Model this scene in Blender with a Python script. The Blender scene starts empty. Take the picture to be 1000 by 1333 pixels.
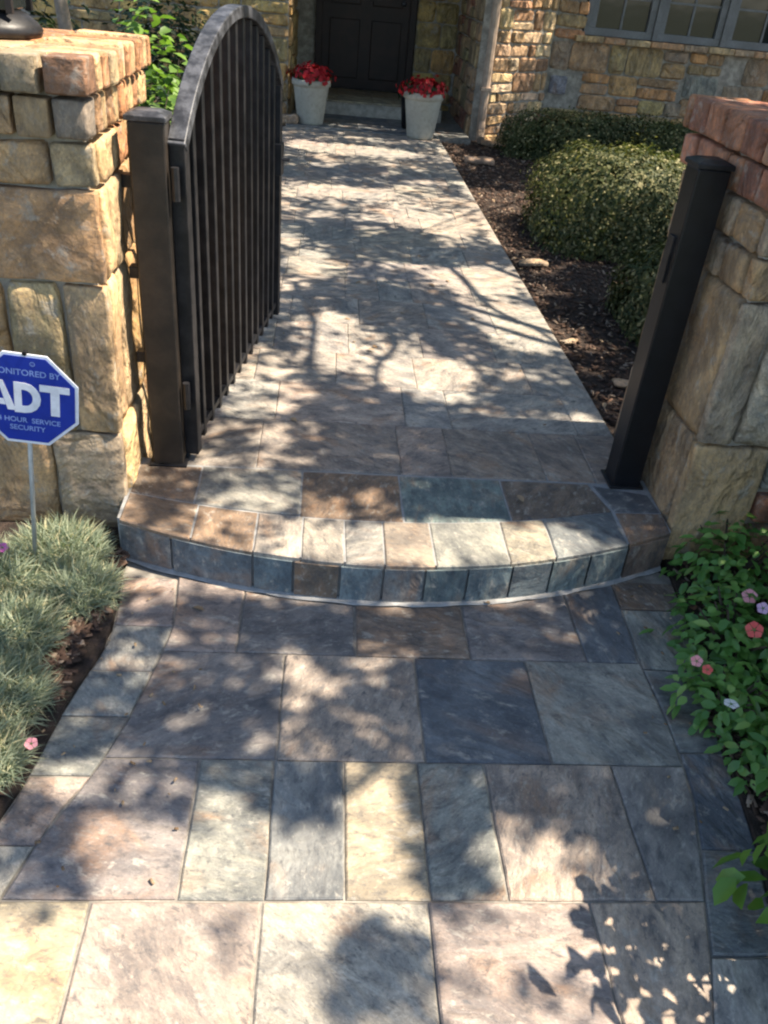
import bpy, math, random
import numpy as np
from mathutils import Vector, Matrix, noise
random.seed(7); RNG = np.random.default_rng(7)
sc = bpy.context.scene
C = sc.collection
# ------------------------------------------------------------------ camera, light, exposure
cd = bpy.data.cameras.new('camera'); cam = bpy.data.objects.new('camera', cd); C.objects.link(cam)
cd.sensor_fit = 'VERTICAL'; cd.sensor_height = 36; cd.lens = 1078.9/1333*36
cd.clip_start = 0.05; cd.clip_end = 400
F = Vector((0.08576893, 0.83224171, -0.54773846)); Rr = Vector((0.99542667, -0.04836946, 0.08237801)); U = Vector((-0.04206461, 0.55229895, 0.83258419))
cam.matrix_world = Matrix(((Rr.x, U.x, -F.x, 0), (Rr.y, U.y, -F.y, 0), (Rr.z, U.z, -F.z, 1.6), (0, 0, 0, 1)))
sc.camera = cam
EL, AZ = math.radians(58), math.radians(92.5)       # azimuth clockwise from +Y
S = Vector((math.cos(EL)*math.sin(AZ), math.cos(EL)*math.cos(AZ), math.sin(EL)))
w = bpy.data.worlds.new('World'); sc.world = w; w.use_nodes = True
nt = w.node_tree; bg = nt.nodes['Background']; sky = nt.nodes.new('ShaderNodeTexSky'); sky.sky_type = 'NISHITA'
sky.sun_disc = False; sky.sun_elevation = EL; sky.sun_rotation = AZ
nt.links.new(sky.outputs[0], bg.inputs[0]); bg.inputs[1].default_value = 0.105
sl = bpy.data.lights.new('sun', 'SUN'); sl.energy = 5.0; sl.angle = math.radians(0.55); sl.color = (1.0, 0.87, 0.70)
so = bpy.data.objects.new('sun', sl); C.objects.link(so); so.rotation_euler = (-S).to_track_quat('-Z', 'Y').to_euler(); so.location = S*20
sc.view_settings.view_transform = 'Standard'; sc.view_settings.look = 'None'; sc.view_settings.gamma = 1
sc.view_settings.exposure = 1.5
sc.render.engine = 'CYCLES'
sc.cycles.filter_width = 2.2

# ------------------------------------------------------------------ materials
class NT:
    def __init__(s, name):
        s.m = bpy.data.materials.new(name); s.m.use_nodes = True; s.t = s.m.node_tree; s.b = s.t.nodes['Principled BSDF']
    def n(s, typ, **kw):
        o = s.t.nodes.new(typ)
        for k, v in kw.items(): setattr(o, k, v)
        return o
    def l(s, a, b): s.t.links.new(a, b)
    def noise(s, vec, scale, detail=4, rough=.55, dist=0):
        o = s.n('ShaderNodeTexNoise'); o.inputs['Scale'].default_value = scale; o.inputs['Detail'].default_value = detail
        o.inputs['Roughness'].default_value = rough; o.inputs['Distortion'].default_value = dist
        if vec is not None: s.l(vec, o.inputs['Vector'])
        return o
    def ramp(s, f, a, b, va=0., vb=1.):
        o = s.n('ShaderNodeMapRange'); o.interpolation_type = 'SMOOTHSTEP'
        o.inputs[1].default_value = a; o.inputs[2].default_value = b; o.inputs[3].default_value = va; o.inputs[4].default_value = vb
        s.l(f, o.inputs[0]); return o.outputs[0]
    def mix(s, f, a, b, mode='MIX'):
        o = s.n('ShaderNodeMix', data_type='RGBA', blend_type=mode)
        for v, i in ((f, 0), (a, 6), (b, 7)):
            if isinstance(v, (int, float)): o.inputs[i].default_value = v
            elif isinstance(v, tuple): o.inputs[i].default_value = (*v, 1)
            else: s.l(v, o.inputs[i])
        return o.outputs[2]
    def bump(s, h, st, d=.01, prev=None):
        o = s.n('ShaderNodeBump'); o.inputs['Strength'].default_value = st; o.inputs['Distance'].default_value = d
        s.l(h, o.inputs['Height'])
        if prev is not None: s.l(prev, o.inputs['Normal'])
        return o.outputs[0]

def objvec(k):
    tc = k.n('ShaderNodeTexCoord'); oi = k.n('ShaderNodeObjectInfo')
    mu = k.n('ShaderNodeVectorMath', operation='MULTIPLY_ADD'); cx = k.n('ShaderNodeCombineXYZ')
    for i in range(3): k.l(oi.outputs['Random'], cx.inputs[i])
    k.l(cx.outputs[0], mu.inputs[0]); mu.inputs[1].default_value = (37, 91, 53); k.l(tc.outputs['Object'], mu.inputs[2])
    sc2 = k.n('ShaderNodeMapRange'); k.l(oi.outputs['Random'], sc2.inputs[0]); sc2.inputs[3].default_value = .65; sc2.inputs[4].default_value = 1.5
    rt = k.n('ShaderNodeVectorRotate', rotation_type='Z_AXIS'); an = k.n('ShaderNodeMath', operation='MULTIPLY'); an.inputs[1].default_value = 47; k.l(oi.outputs['Random'], an.inputs[0])
    k.l(mu.outputs[0], rt.inputs['Vector']); k.l(an.outputs[0], rt.inputs['Angle'])
    vs_ = k.n('ShaderNodeVectorMath', operation='SCALE'); k.l(rt.outputs[0], vs_.inputs[0]); k.l(sc2.outputs[0], vs_.inputs['Scale'])
    st = k.n('ShaderNodeVectorMath', operation='MULTIPLY'); st.inputs[1].default_value = (1, 1.7, 1); k.l(vs_.outputs[0], st.inputs[0])
    return st.outputs[0], oi

def stone_material(name, rust=.5, sc_=9, bs=.5, bd=.01, rough=.75, spec=.35, veins=0.3, dark=(.055, .06, .068), grime=1., warm=(1, 1, 1)):
    k = NT(name); v, oi = objvec(k); base = k.mix(1., oi.outputs['Color'], warm, 'MULTIPLY')
    n1 = k.noise(v, sc_*.7, 6, .62, .4); n2 = k.noise(v, sc_*.35, 4, .6, .8); n3 = k.noise(v, sc_*2.2, 8, .7, .3); n4 = k.noise(v, sc_*9, 4, .7)
    lay = k.noise(v, sc_*.5, 3, .5, 1.6)
    c = k.mix(k.ramp(n1.outputs[0], .35, .7), k.mix(1., base, (.58, .58, .60), 'MULTIPLY'), k.mix(1., base, (1.42, 1.34, 1.24), 'MULTIPLY'))
    c = k.mix(k.ramp(n2.outputs[0], .52, .72, 0, rust), c, (.30, .165, .085))
    c = k.mix(k.ramp(n3.outputs[0], .54, .66, 0, .6), c, (.44, .41, .35))
    n5 = k.noise(v, sc_*4.5, 6, .75, .6); c = k.mix(k.ramp(n5.outputs[0], .56, .66, 0, .5), c, k.mix(1., base, (1.7, 1.65, 1.55), 'MULTIPLY')); c = k.mix(k.ramp(n5.outputs[0], .44, .34, 0, .6*grime), c, dark)
    vo = k.n('ShaderNodeTexVoronoi', feature='DISTANCE_TO_EDGE'); vo.inputs['Scale'].default_value = sc_*.55; dv = k.n('ShaderNodeVectorMath', operation='ADD'); k.l(v, dv.inputs[0]); k.l(n3.outputs['Color'], dv.inputs[1]); k.l(dv.outputs[0], vo.inputs['Vector'])
    c = k.mix(k.ramp(vo.outputs['Distance'], .035, .0, 0, veins), c, (.5, .47, .42))
    c = k.mix(k.ramp(n3.outputs[0], .48, .3, 0, .75*grime), c, dark)
    # thin veins along layer contours
    mth = k.n('ShaderNodeMath', operation='MULTIPLY'); mth.inputs[1].default_value = 9; k.l(lay.outputs[0], mth.inputs[0])
    fr = k.n('ShaderNodeMath', operation='FRACT'); k.l(mth.outputs[0], fr.inputs[0])
    c = k.mix(k.ramp(fr.outputs[0], .12, 0, 0, veins), c, (.07, .06, .055))
    c = k.mix(k.ramp(n4.outputs[0], .4, .62, .0, .3), c, (.10, .10, .10))
    k.l(c, k.b.inputs['Base Color'])
    h = k.n('ShaderNodeMath', operation='MULTIPLY_ADD'); k.l(fr.outputs[0], h.inputs[0]); h.inputs[1].default_value = .35; k.l(n1.outputs[0], h.inputs[2])
    b = k.bump(h.outputs[0], bs, bd*1.5); b = k.bump(n3.outputs[0], bs*.9, bd*.7, b); b = k.bump(n5.outputs[0], bs*.8, bd*.3, b); b = k.bump(n4.outputs[0], bs*.5, bd*.2, b)
    k.l(b, k.b.inputs['Normal']); k.b.inputs['Roughness'].default_value = rough; k.b.inputs['Specular IOR Level'].default_value = spec
    return k.m

M = {}
M['slate'] = stone_material('slate', .6, 9, .55, .007, .62, .4, .22)
M['stone'] = stone_material('rubble stone', .5, 7, .9, .018, .85, .25, .2, (.16, .10, .055), .5, (1.2, 1.06, .93))
def simple(name, col, var=.3, scale=12, bump=.3, bd=.004, rough=.8, col2=None, metal=0, spec=.4, object_coords=True):
    k = NT(name); tc = k.n('ShaderNodeTexCoord')
    n1 = k.noise(tc.outputs['Object'], scale, 6, .6); n2 = k.noise(tc.outputs['Object'], scale*6, 4, .65)
    col2 = col2 or tuple(x*(1+var) for x in col)
    c = k.mix(k.ramp(n1.outputs[0], .35, .68), tuple(x*(1-var) for x in col), col2)
    c = k.mix(k.ramp(n2.outputs[0], .45, .7, 0, .35), c, tuple(x*.5 for x in col))
    k.l(c, k.b.inputs['Base Color']); k.b.inputs['Roughness'].default_value = rough; k.b.inputs['Metallic'].default_value = metal
    k.b.inputs['Specular IOR Level'].default_value = spec
    b = k.bump(n1.outputs[0], bump, bd*2); b = k.bump(n2.outputs[0], bump, bd, b); k.l(b, k.b.inputs['Normal'])
    return k.m
M['grout'] = simple('grout', (.24, .22, .19), .3, 20)
M['grout_pale'] = simple('pale grout', (.28, .28, .275), .15, 20)
M['mortar'] = simple('mortar', (.34, .31, .26), .3, 16, .6, .006)
M['mortar_pale'] = simple('pale mortar', (.45, .41, .34), .2, 16, .6, .006)
M['soil'] = simple('soil', (.05, .034, .026), .5, 30, 1, .01, .95)
M['terrain'] = simple('dry lawn soil', (.07, .075, .035), .4, 3, .6, .02, .95)
M['black_metal'] = simple('weathered black paint', (.008, .009, .012), .3, 18, .25, .002, .45, col2=(.022, .021, .023), spec=.4)
M['jet_metal'] = simple('glossy black paint', (.007, .0075, .010), .2, 18, .15, .002, .4, spec=.4)
M['brown_lit_metal'] = simple('brown lit black paint', (.018, .015, .013), .5, 9, .25, .002, .5, col2=(.032, .024, .018), spec=.5)  # brown light reflected by the left post is put into this colour
M['worn_cap'] = simple('chalky black paint', (.028, .03, .036), .4, 22, .3, .002, .45, col2=(.10, .105, .12), spec=.5)
M['bark'] = simple('bark', (.10, .075, .055), .4, 14, 1, .02, .9, col2=(.17, .13, .10))
M['pale_bark'] = simple('pale bark', (.32, .25, .19), .25, 10, .6, .01, .85)
M['pot'] = simple('pale glazed pot', (.42, .40, .33), .12, 5, .15, .003, .6)
M['door'] = simple('dark stained wood', (.018, .007, .004), .4, 6, .3, .003, .5)
M['frame_grey'] = simple('grey window paint', (.17, .175, .18), .15, 8, .1, .002, .5)
M['trim'] = simple('tan trim', (.26, .20, .14), .2, 5, .2, .003, .7)
M['spout'] = simple('downspout enamel', (.36, .27, .2), .25, 5, .1, .002, .4)
M['render_tan'] = simple('stucco', (.30, .25, .15), .2, 6, .4, .01, .9)
M['roof'] = simple('roof shingle', (.09, .08, .075), .3, 8, .6, .01, .9)
M['blue'] = simple('sign blue', (.010, .035, .33), .06, 5, .02, .001, .4)
M['white'] = simple('sign white', (.78, .80, .86), .03, 5, .02, .001, .45)
M['pale_blue'] = simple('sign pale blue print', (.23, .33, .68), .05, 5, .02, .001, .45)
M['pole'] = simple('galvanised pole', (.42, .43, .41), .15, 10, .1, .001, .5, metal=.3)
M['interior'] = simple('dark interior', (.02, .02, .02), .2, 4)
def glass():
    k = NT('window glass'); k.b.inputs['Base Color'].default_value = (.02, .025, .025, 1); k.b.inputs['Roughness'].default_value = .06
    k.b.inputs['Specular IOR Level'].default_value = .8
    tc = k.n('ShaderNodeTexCoord'); n = k.noise(tc.outputs['Object'], 3, 2); k.l(k.bump(n.outputs[0], .15, .01), k.b.inputs['Normal']); return k.m
M['glass'] = glass()
def leafmat(name, a, b, c2=None, rough=.5, trans=.35, yellow=.0, spec=.35):
    k = NT(name); g = k.n('ShaderNodeNewGeometry'); r = k.n('ShaderNodeValToRGB')
    k.l(g.outputs['Random Per Island'], r.inputs[0]); e = r.color_ramp.elements
    e[0].color = (*a, 1); e[1].color = (*b, 1); e[1].position = .8
    if c2: x = r.color_ramp.elements.new(.97); x.color = (*c2, 1)
    k.l(r.outputs[0], k.b.inputs['Base Color']); k.b.inputs['Roughness'].default_value = rough; k.b.inputs['Specular IOR Level'].default_value = spec
    if trans:
        tr = k.n('ShaderNodeBsdfTranslucent'); k.l(k.mix(1., r.outputs[0], (1.1, 1.25, .55), 'MULTIPLY'), tr.inputs[0])
        mx = k.n('ShaderNodeMixShader'); mx.inputs[0].default_value = trans
        k.l(k.b.outputs[0], mx.inputs[1]); k.l(tr.outputs[0], mx.inputs[2]); k.l(mx.outputs[0], k.t.nodes['Material Output'].inputs[0])
    return k.m
M['leaf_tree'] = leafmat('tree leaf', (.05, .09, .025), (.09, .14, .04))
M['leaf_hedge'] = leafmat('boxwood leaf', (.028, .046, .018), (.11, .115, .045), (.32, .29, .15), .6, .22, spec=.2)
M['leaf_dark'] = leafmat('dark evergreen leaf', (.015, .035, .014), (.03, .06, .022), None, .45, .2)
M['leaf_lime'] = leafmat('lime shrub leaf', (.07, .14, .03), (.18, .30, .06), None, .45, .4)
M['leaf_vinca'] = leafmat('vinca leaf', (.06, .17, .035), (.14, .29, .06), (.24, .38, .10), .35, .3, spec=.5)
M['leaf_shrub'] = leafmat('glossy shrub leaf', (.05, .14, .02), (.13, .26, .04), None, .35, .35, spec=.5)
M['blade_grey'] = leafmat('grey green blade', (.13, .18, .13), (.30, .34, .24), (.52, .47, .29), .6, .25)
M['chip'] = leafmat('bark chip', (.035, .022, .016), (.11, .065, .045), (.26, .2, .15), .9, 0)
M['dry_leaf'] = leafmat('dry leaf', (.18, .11, .06), (.38, .28, .18), None, .8, .15)
M['pink'] = leafmat('pink petal', (.78, .28, .34), (.85, .38, .42), None, .6, .3)
M['lilac'] = leafmat('lilac petal', (.70, .42, .62), (.78, .5, .7), None, .6, .3)
M['coral'] = leafmat('coral petal', (.80, .10, .10), (.85, .16, .14), None, .6, .3)
M['white_petal'] = leafmat('white petal', (.82, .82, .86), (.85, .85, .88), None, .6, .3)
M['magenta'] = leafmat('magenta petal', (.55, .10, .40), (.65, .16, .5), None, .6, .3)
M['red'] = leafmat('red petal', (.30, .006, .012), (.42, .012, .02), None, .55, .2)

# ------------------------------------------------------------------ helpers
def mesh_np(name, co, faces_idx, nper, mat, smooth=False):
    me = bpy.data.meshes.new(name); co = np.asarray(co, np.float32); fi = np.asarray(faces_idx, np.int32).ravel()
    nf = len(fi)//nper
    me.vertices.add(len(co)); me.vertices.foreach_set('co', co.ravel())
    me.loops.add(len(fi)); me.loops.foreach_set('vertex_index', fi)
    me.polygons.add(nf); me.polygons.foreach_set('loop_start', np.arange(nf, dtype=np.int32)*nper); me.polygons.foreach_set('loop_total', np.full(nf, nper, np.int32))
    me.update(calc_edges=True); me.validate()
    if smooth: me.polygons.foreach_set('use_smooth', np.ones(nf, bool))
    me.materials.append(mat); return me
def pyd(name, vs, fs, mat, smooth=False):
    me = bpy.data.meshes.new(name); me.from_pydata([tuple(v) for v in vs], [], fs); me.update()
    if smooth: me.polygons.foreach_set('use_smooth', [True]*len(me.polygons))
    me.materials.append(mat); return me
def link(name, me, parent=None, loc=(0, 0, 0), col=None):
    o = bpy.data.objects.new(name, me); C.objects.link(o); o.location = loc
    if parent is not None: o.parent = parent
    if col is not None: o.color = (*col, 1)
    return o
def tag(o, label=None, cat=None, group=None, kind=None):
    for k, v in (('label', label), ('category', cat), ('group', group), ('kind', kind)):
        if v: o[k] = v
    return o
def empty(name, loc=(0, 0, 0), label=None, cat=None, group=None):
    o = bpy.data.objects.new(name, None); o.empty_display_size = .05; C.objects.link(o); o.location = loc
    return tag(o, label, cat, group)
class MB:
    def __init__(s): s.v = []; s.f = []
    def add(s, vs, fs):
        k = len(s.v); s.v += [tuple(v) for v in vs]; s.f += [tuple(i+k for i in f) for f in fs]
    def box(s, a, b, mtx=None):
        x0, y0, z0 = a; x1, y1, z1 = b
        vs = [Vector(p) for p in ((x0, y0, z0), (x1, y0, z0), (x1, y1, z0), (x0, y1, z0), (x0, y0, z1), (x1, y0, z1), (x1, y1, z1), (x0, y1, z1))]
        if mtx: vs = [mtx @ v for v in vs]
        s.add(vs, [(0, 3, 2, 1), (4, 5, 6, 7), (0, 1, 5, 4), (1, 2, 6, 5), (2, 3, 7, 6), (3, 0, 4, 7)])
    def tube(s, pts, rad, n=8, cap=True):
        pts = [Vector(p) for p in pts]; k = len(pts)
        if not hasattr(rad, '__len__'): rad = [rad]*k
        ref = Vector((0, 0, 1)) if abs((pts[-1]-pts[0]).normalized().z) < .9 else Vector((1, 0, 0)); vs = []; fs = []
        for i, p in enumerate(pts):
            t = (pts[min(i+1, k-1)]-pts[max(i-1, 0)]).normalized(); a = t.cross(ref).normalized(); b = t.cross(a)
            for j in range(n):
                q = 2*math.pi*j/n; vs.append(p+(a*math.cos(q)+b*math.sin(q))*rad[i])
        for i in range(k-1):
            for j in range(n): fs.append((i*n+j, i*n+(j+1) % n, (i+1)*n+(j+1) % n, (i+1)*n+j))
        if cap: fs += [tuple(range(n-1, -1, -1)), tuple((k-1)*n+j for j in range(n))]
        s.add(vs, fs)
    def lathe(s, prof, n=28, c=(0, 0, 0)):
        vs = []; fs = []; m = len(prof)
        for r, z in prof:
            for j in range(n): q = 2*math.pi*j/n; vs.append((c[0]+r*math.cos(q), c[1]+r*math.sin(q), c[2]+z))
        for i in range(m-1):
            for j in range(n): fs.append((i*n+j, i*n+(j+1) % n, (i+1)*n+(j+1) % n, (i+1)*n+j))
        fs += [tuple(range(n-1, -1, -1)), tuple((m-1)*n+j for j in range(n))]
        s.add(vs, fs)
    def obj(s, name, mat, parent=None, loc=(0, 0, 0), smooth=False, bevel=0, col=None):
        me = pyd(name, s.v, s.f, mat, smooth)
        o = link(name, me, parent, loc, col)
        if bevel: b = o.modifiers.new('bevel', 'BEVEL'); b.width = bevel; b.segments = 2; b.limit_method = 'ANGLE'
        return o
def vary(c, a=.12):
    k = 1+random.uniform(-a, a); return tuple(max(.01, x*k*(1+random.uniform(-a*.35, a*.35))) for x in c)

# a flat stone tile from an outline (x, y) with a worn, slightly wavy edge
def tile(name, poly, z, parent, col, mat='slate', th=.018, gap=.005, jit=.0016, tilt=.002):
    n = len(poly); cx = sum(p[0] for p in poly)/n; cy = sum(p[1] for p in poly)/n
    pts = []
    for i in range(n):
        a = Vector(poly[i]); b = Vector(poly[(i+1) % n]); L = (b-a).length
        m = max(1, min(4, int(L/.08)))
        for k in range(m): pts.append(a.lerp(b, k/m))
    # inset by gap
    N = len(pts); q = []
    area = sum(pts[i].x*pts[(i+1) % N].y-pts[(i+1) % N].x*pts[i].y for i in range(N)); sg = 1 if area > 0 else -1
    if sg < 0: pts.reverse()
    for i in range(N):
        a, p, b = pts[i-1], pts[i], pts[(i+1) % N]; d1 = (p-a).normalized(); d2 = (b-p).normalized()
        n1 = Vector((-d1.y, d1.x)); n2 = Vector((-d2.y, d2.x)); m = (n1+n2); m = m/max(.5, m.length_squared/2)
        q.append((p, m))
    bev = .004
    tx, ty = random.uniform(-tilt, tilt)*3, random.uniform(-tilt, tilt)*3; dz = random.uniform(-.0015, .0015)
    top, mid, bot = [], [], []
    for p, m in q:
        g = gap*.5+random.uniform(-jit, jit)
        a = p+m*g; b = p+m*(g+bev)
        zz = lambda v: dz+(v.x-cx)*tx+(v.y-cy)*ty
        top.append((b.x-cx, b.y-cy, zz(b))); mid.append((a.x-cx, a.y-cy, zz(a)-bev*.8)); bot.append((a.x-cx, a.y-cy, -th))
    vs = top+mid+bot; fs = [tuple(range(N))]
    for i in range(N):
        j = (i+1) % N; fs.append((i, N+i, N+j, j)); fs.append((N+i, 2*N+i, 2*N+j, N+j))
    return link(name, pyd(name, vs, fs, M[mat]), parent, (cx, cy, z), col)

# a dressed / rough stone set in a wall: face in plane (o, u, v) with outward normal n
def face_stone(name, o, u, w_, h_, nrm, depth, parent, col, mat='stone', grid=4, rough=.006, rnd=.008, proud=None, skew=.006, v=Vector((0, 0, 1))):
    g = grid; u = Vector(u).normalized(); nrm = Vector(nrm).normalized(); proud = random.uniform(-.004, .006) if proud is None else proud
    ts = [0, .06]+[i/(g-3) for i in range(1, g-3)]+[.94, 1] if g > 4 else [0, .12, .88, 1]
    sk = [random.uniform(-skew, skew) for _ in range(4)]; sd = random.random()*100
    cen = Vector(o)+u*w_/2+v*h_/2; vs = []; fs = []; G = len(ts)
    for j, b in enumerate(ts):
        for i, a in enumerate(ts):
            eu = min(i, G-1-i); ev = min(j, G-1-j); x = a*w_+(sk[0] if i < G/2 else sk[1])*(b-.5)*2; y = b*h_+(sk[2] if j < G/2 else sk[3])*(a-.5)*2
            d = proud
            if eu == 0 or ev == 0: d -= rnd
            if eu == 0 and ev == 0:
                x += rnd*.7*(1 if i == 0 else -1); y += rnd*.7*(1 if j == 0 else -1); d -= rnd*.4
            ns = noise.noise(Vector((x*7+sd, y*7, sd)))+.5*noise.noise(Vector((x*17, y*17+sd, sd)))
            d += ns*rough*1.6; x += noise.noise(Vector((x*9, sd, y*9)))*rough*.8; y += noise.noise(Vector((sd, x*9, y*9)))*rough*.8
            vs.append(Vector(o)+u*x+v*y+nrm*d-cen)
    for j in range(G-1):
        for i in range(G-1): fs.append((j*G+i, j*G+i+1, (j+1)*G+i+1, (j+1)*G+i))
    ring = [i for i in range(G)]+[j*G+G-1 for j in range(1, G)]+[(G-1)*G+i for i in range(G-2, -1, -1)]+[j*G for j in range(G-2, 0, -1)]
    k = len(vs)
    for r in ring: vs.append(vs[r]-nrm*depth)
    R_ = len(ring)
    for i in range(R_): fs.append((ring[i], k+i, k+(i+1) % R_, ring[(i+1) % R_]))
    if u.cross(v).dot(nrm) < 0: fs = [tuple(reversed(f)) for f in fs]
    return link(name, pyd(name, vs, fs, M[mat], grid > 5), parent, cen, col)
# a whole block visible on several sides
def block(name, a, b, parent, col, mat='stone', rnd=.012, rough=.005, grid=4):
    ax = []
    for k in range(3):
        L = b[k]-a[k]; r = min(rnd, L*.25); m = max(0, grid-4)
        ax.append([a[k], a[k]+r]+[a[k]+r+(L-2*r)*(i+1)/(m+1) for i in range(m)]+[b[k]-r, b[k]])
    idx = {}; vs = []; fs = []; sd = random.random()*50; c = [(a[k]+b[k])/2 for k in range(3)]; n = len(ax[0])
    def vid(i, j, k):
        key = (i, j, k)
        if key not in idx:
            p = Vector((ax[0][i], ax[1][j], ax[2][k])); e = [(i in (0, n-1)), (j in (0, n-1)), (k in (0, n-1))]
            if sum(e) >= 2:
                for q, t in enumerate(e):
                    if t: p[q] += (c[q]-p[q])/max(1e-6, abs(c[q]-p[q]))*rnd*(.30 if sum(e) == 2 else .45)
            p += Vector(noise.noise_vector(p*8+Vector((sd, 0, 0))))*rough+Vector(noise.noise_vector(p*21+Vector((sd, 0, 0))))*rough*.5
            idx[key] = len(vs); vs.append(p-Vector(c))
        return idx[key]
    m = n-1
    for i in range(m):
        for j in range(m):
            fs += [(vid(i, j, 0), vid(i, j+1, 0), vid(i+1, j+1, 0), vid(i+1, j, 0)), (vid(i, j, m), vid(i+1, j, m), vid(i+1, j+1, m), vid(i, j+1, m)),
                   (vid(i, 0, j), vid(i+1, 0, j), vid(i+1, 0, j+1), vid(i, 0, j+1)), (vid(i, m, j), vid(i, m, j+1), vid(i+1, m, j+1), vid(i+1, m, j)),
                   (vid(0, i, j), vid(0, i, j+1), vid(0, i+1, j+1), vid(0, i+1, j)), (vid(m, i, j), vid(m, i+1, j), vid(m, i+1, j+1), vid(m, i, j+1))]
    return link(name, pyd(name, vs, fs, M[mat], grid > 5), parent, c, col)

# many leaves in one mesh
def leafmesh(name, P, N, T, L, W, mat, shape='fold'):
    P = np.asarray(P, float); n = len(P); N = N/np.linalg.norm(N, axis=1, keepdims=True)
    T = T-N*(T*N).sum(1, keepdims=True); T /= np.linalg.norm(T, axis=1, keepdims=True)+1e-9; B = np.cross(N, T)
    L = np.broadcast_to(L, n)[:, None]; W = np.broadcast_to(W, n)[:, None]
    if shape == 'fold':
        v = np.stack([P, P+T*L*.5+B*W*.5+N*W*.12, P+T*L, P+T*L*.5-B*W*.5+N*W*.12], 1)
        idx = np.array([[0, 1, 2], [0, 2, 3]])[None]+4*np.arange(n)[:, None, None]; return mesh_np(name, v.reshape(-1, 3), idx, 3, mat)
    if shape == 'blade':
        bend = np.array([[0, 0, -1.]])*L*.22
        v = np.stack([P-B*W*.5, P+B*W*.5, P+T*L*.5+N*L*.1+B*W*.4, P+T*L*.5+N*L*.1-B*W*.4, P+T*L+bend*.5], 1)
        idx = np.array([[0, 1, 2], [0, 2, 3], [3, 2, 4]])[None]+5*np.arange(n)[:, None, None]; return mesh_np(name, v.reshape(-1, 3), idx, 3, mat)
    if shape == 'oval':
        dn = -N*L
        v = np.stack([P, P+T*L*.3+B*W*.46+N*W*.14, P+T*L*.68+B*W*.42+N*W*.10+dn*.04, P+T*L+dn*.14, P+T*L*.68-B*W*.42+N*W*.10+dn*.04, P+T*L*.3-B*W*.46+N*W*.14, P+T*L*.36, P+T*L*.7+dn*.05], 1)
        f = np.array([[0, 6, 1, 1], [6, 7, 2, 1], [7, 3, 2, 2], [0, 5, 6, 6], [5, 4, 7, 6], [4, 3, 7, 7]])
        tri = np.array([[0, 1, 6], [1, 2, 6], [6, 2, 7], [7, 2, 3], [0, 6, 5], [5, 6, 4], [6, 7, 4], [7, 3, 4]])
        idx = tri[None]+8*np.arange(n)[:, None, None]; return mesh_np(name, v.reshape(-1, 3), idx, 3, mat, True)
def rv(n): v = RNG.normal(size=(n, 3)); return v/np.linalg.norm(v, axis=1, keepdims=True)

# ------------------------------------------------------------------ ground
mb = MB(); mb.add([(-150, -150, -.035), (150, -150, -.035), (150, 150, -.035), (-150, 150, -.035)], [(0, 1, 2, 3)])
tag(mb.obj('ground', M['terrain']), kind='structure')
def bed(name, poly, z, mat='soil'):
    xs = [p[0] for p in poly]; ys = [p[1] for p in poly]; m = MB(); n = len(poly)
    m.add([(x, y, z) for x, y in poly]+[(x, y, -.06) for x, y in poly], [tuple(range(n))]+[(i, n+i, n+(i+1) % n, (i+1) % n) for i in range(n)])
    return tag(m.obj(name, M[mat]), kind='structure')

def yf(x): return 1.93+.27*(x-.24)**2          # curved front of the terrace
RE = [(.70, .30), (.79, .73), (.848, .9), (.877, 1.019), (.912, 1.123), (.94, 1.238), (.958, 1.423), (.955, 1.559), (.95, 1.70), (.965, 1.85), (.97, 2.08)]   # curved joint, right
LE = [(-.66, .30), (-.62, .73), (-.584, .98), (-.538, 1.157), (-.484, 1.269), (-.438, 1.418), (-.41, 1.585), (-.377, 1.783), (-.40, 2.03)]
RO = [(.97, .30), (.98, .73), (1.01, .98), (1.05, 1.155), (1.075, 1.43), (1.13, 1.70), (1.17, 1.95), (1.19, 2.16)]
LO = [(-.82, .30), (-.76, .73), (-.69, 1.0), (-.628, 1.215), (-.593, 1.489), (-.54, 1.745), (-.56, 2.02), (-.585, 2.12)]
def lin(t, y):
    for (x0, y0), (x1, y1) in zip(t, t[1:]):
        if y <= y1: return x0+(x1-x0)*(y-y0)/(y1-y0)
    return t[-1][0]
# patio slab (mortar bed the slates are laid in)
pts = [(lin(RO, y), y) for y in np.linspace(.3, 2.12, 14)]+[(x, yf(x)+.03) for x in np.linspace(1.12, -.56, 14)]+[(lin(LO, y), y) for y in np.linspace(2.05, .3, 14)]
mb = MB(); n = len(pts); mb.add([(x, y, -.006) for x, y in pts]+[(x, y, -.06) for x, y in pts], [tuple(range(n))]+[(i, n+i, n+(i+1) % n, (i+1) % n) for i in range(n)])
patio = tag(mb.obj('patio', M['grout']), kind='structure')
GB, DB, PU, PI, PE, YE, CR, GG, BR, RU = (.19, .205, .205), (.125, .145, .165), (.205, .19, .185), (.33, .275, .235), (.37, .30, .235), (.40, .345, .235), (.38, .36, .31), (.255, .26, .235), (.19, .145, .11), (.24, .165, .11)
def rect_row(y0, y1, joints, cols, zz=0., par=patio):
    k = 0
    for a, b in zip(joints, joints[1:]):
        fa = (lambda y, a=a: lin(LE, y) if a == 'L' else lin(RE, y) if a == 'R' else a)
        fb = (lambda y, b=b: lin(LE, y) if b == 'L' else lin(RE, y) if b == 'R' else b)
        m = 4
        y1a = y1(fa(1.95)) if callable(y1) else y1; y1b = y1(fb(1.95)) if callable(y1) else y1
        pts = [(fb(y), y) for y in (np.linspace(y0, y1b, m) if b == 'R' else (y0, y1b))]
        if callable(y1): pts += [(x, y1(x)) for x in np.linspace(fb(1.95), fa(1.95), 5)[1:-1]]
        pts += [(fa(y), y) for y in (np.linspace(y1a, y0, m) if a == 'L' else (y1a, y0))]
        tile('tile', pts, zz, par, vary(cols[k % len(cols)], .06)); k += 1
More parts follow.
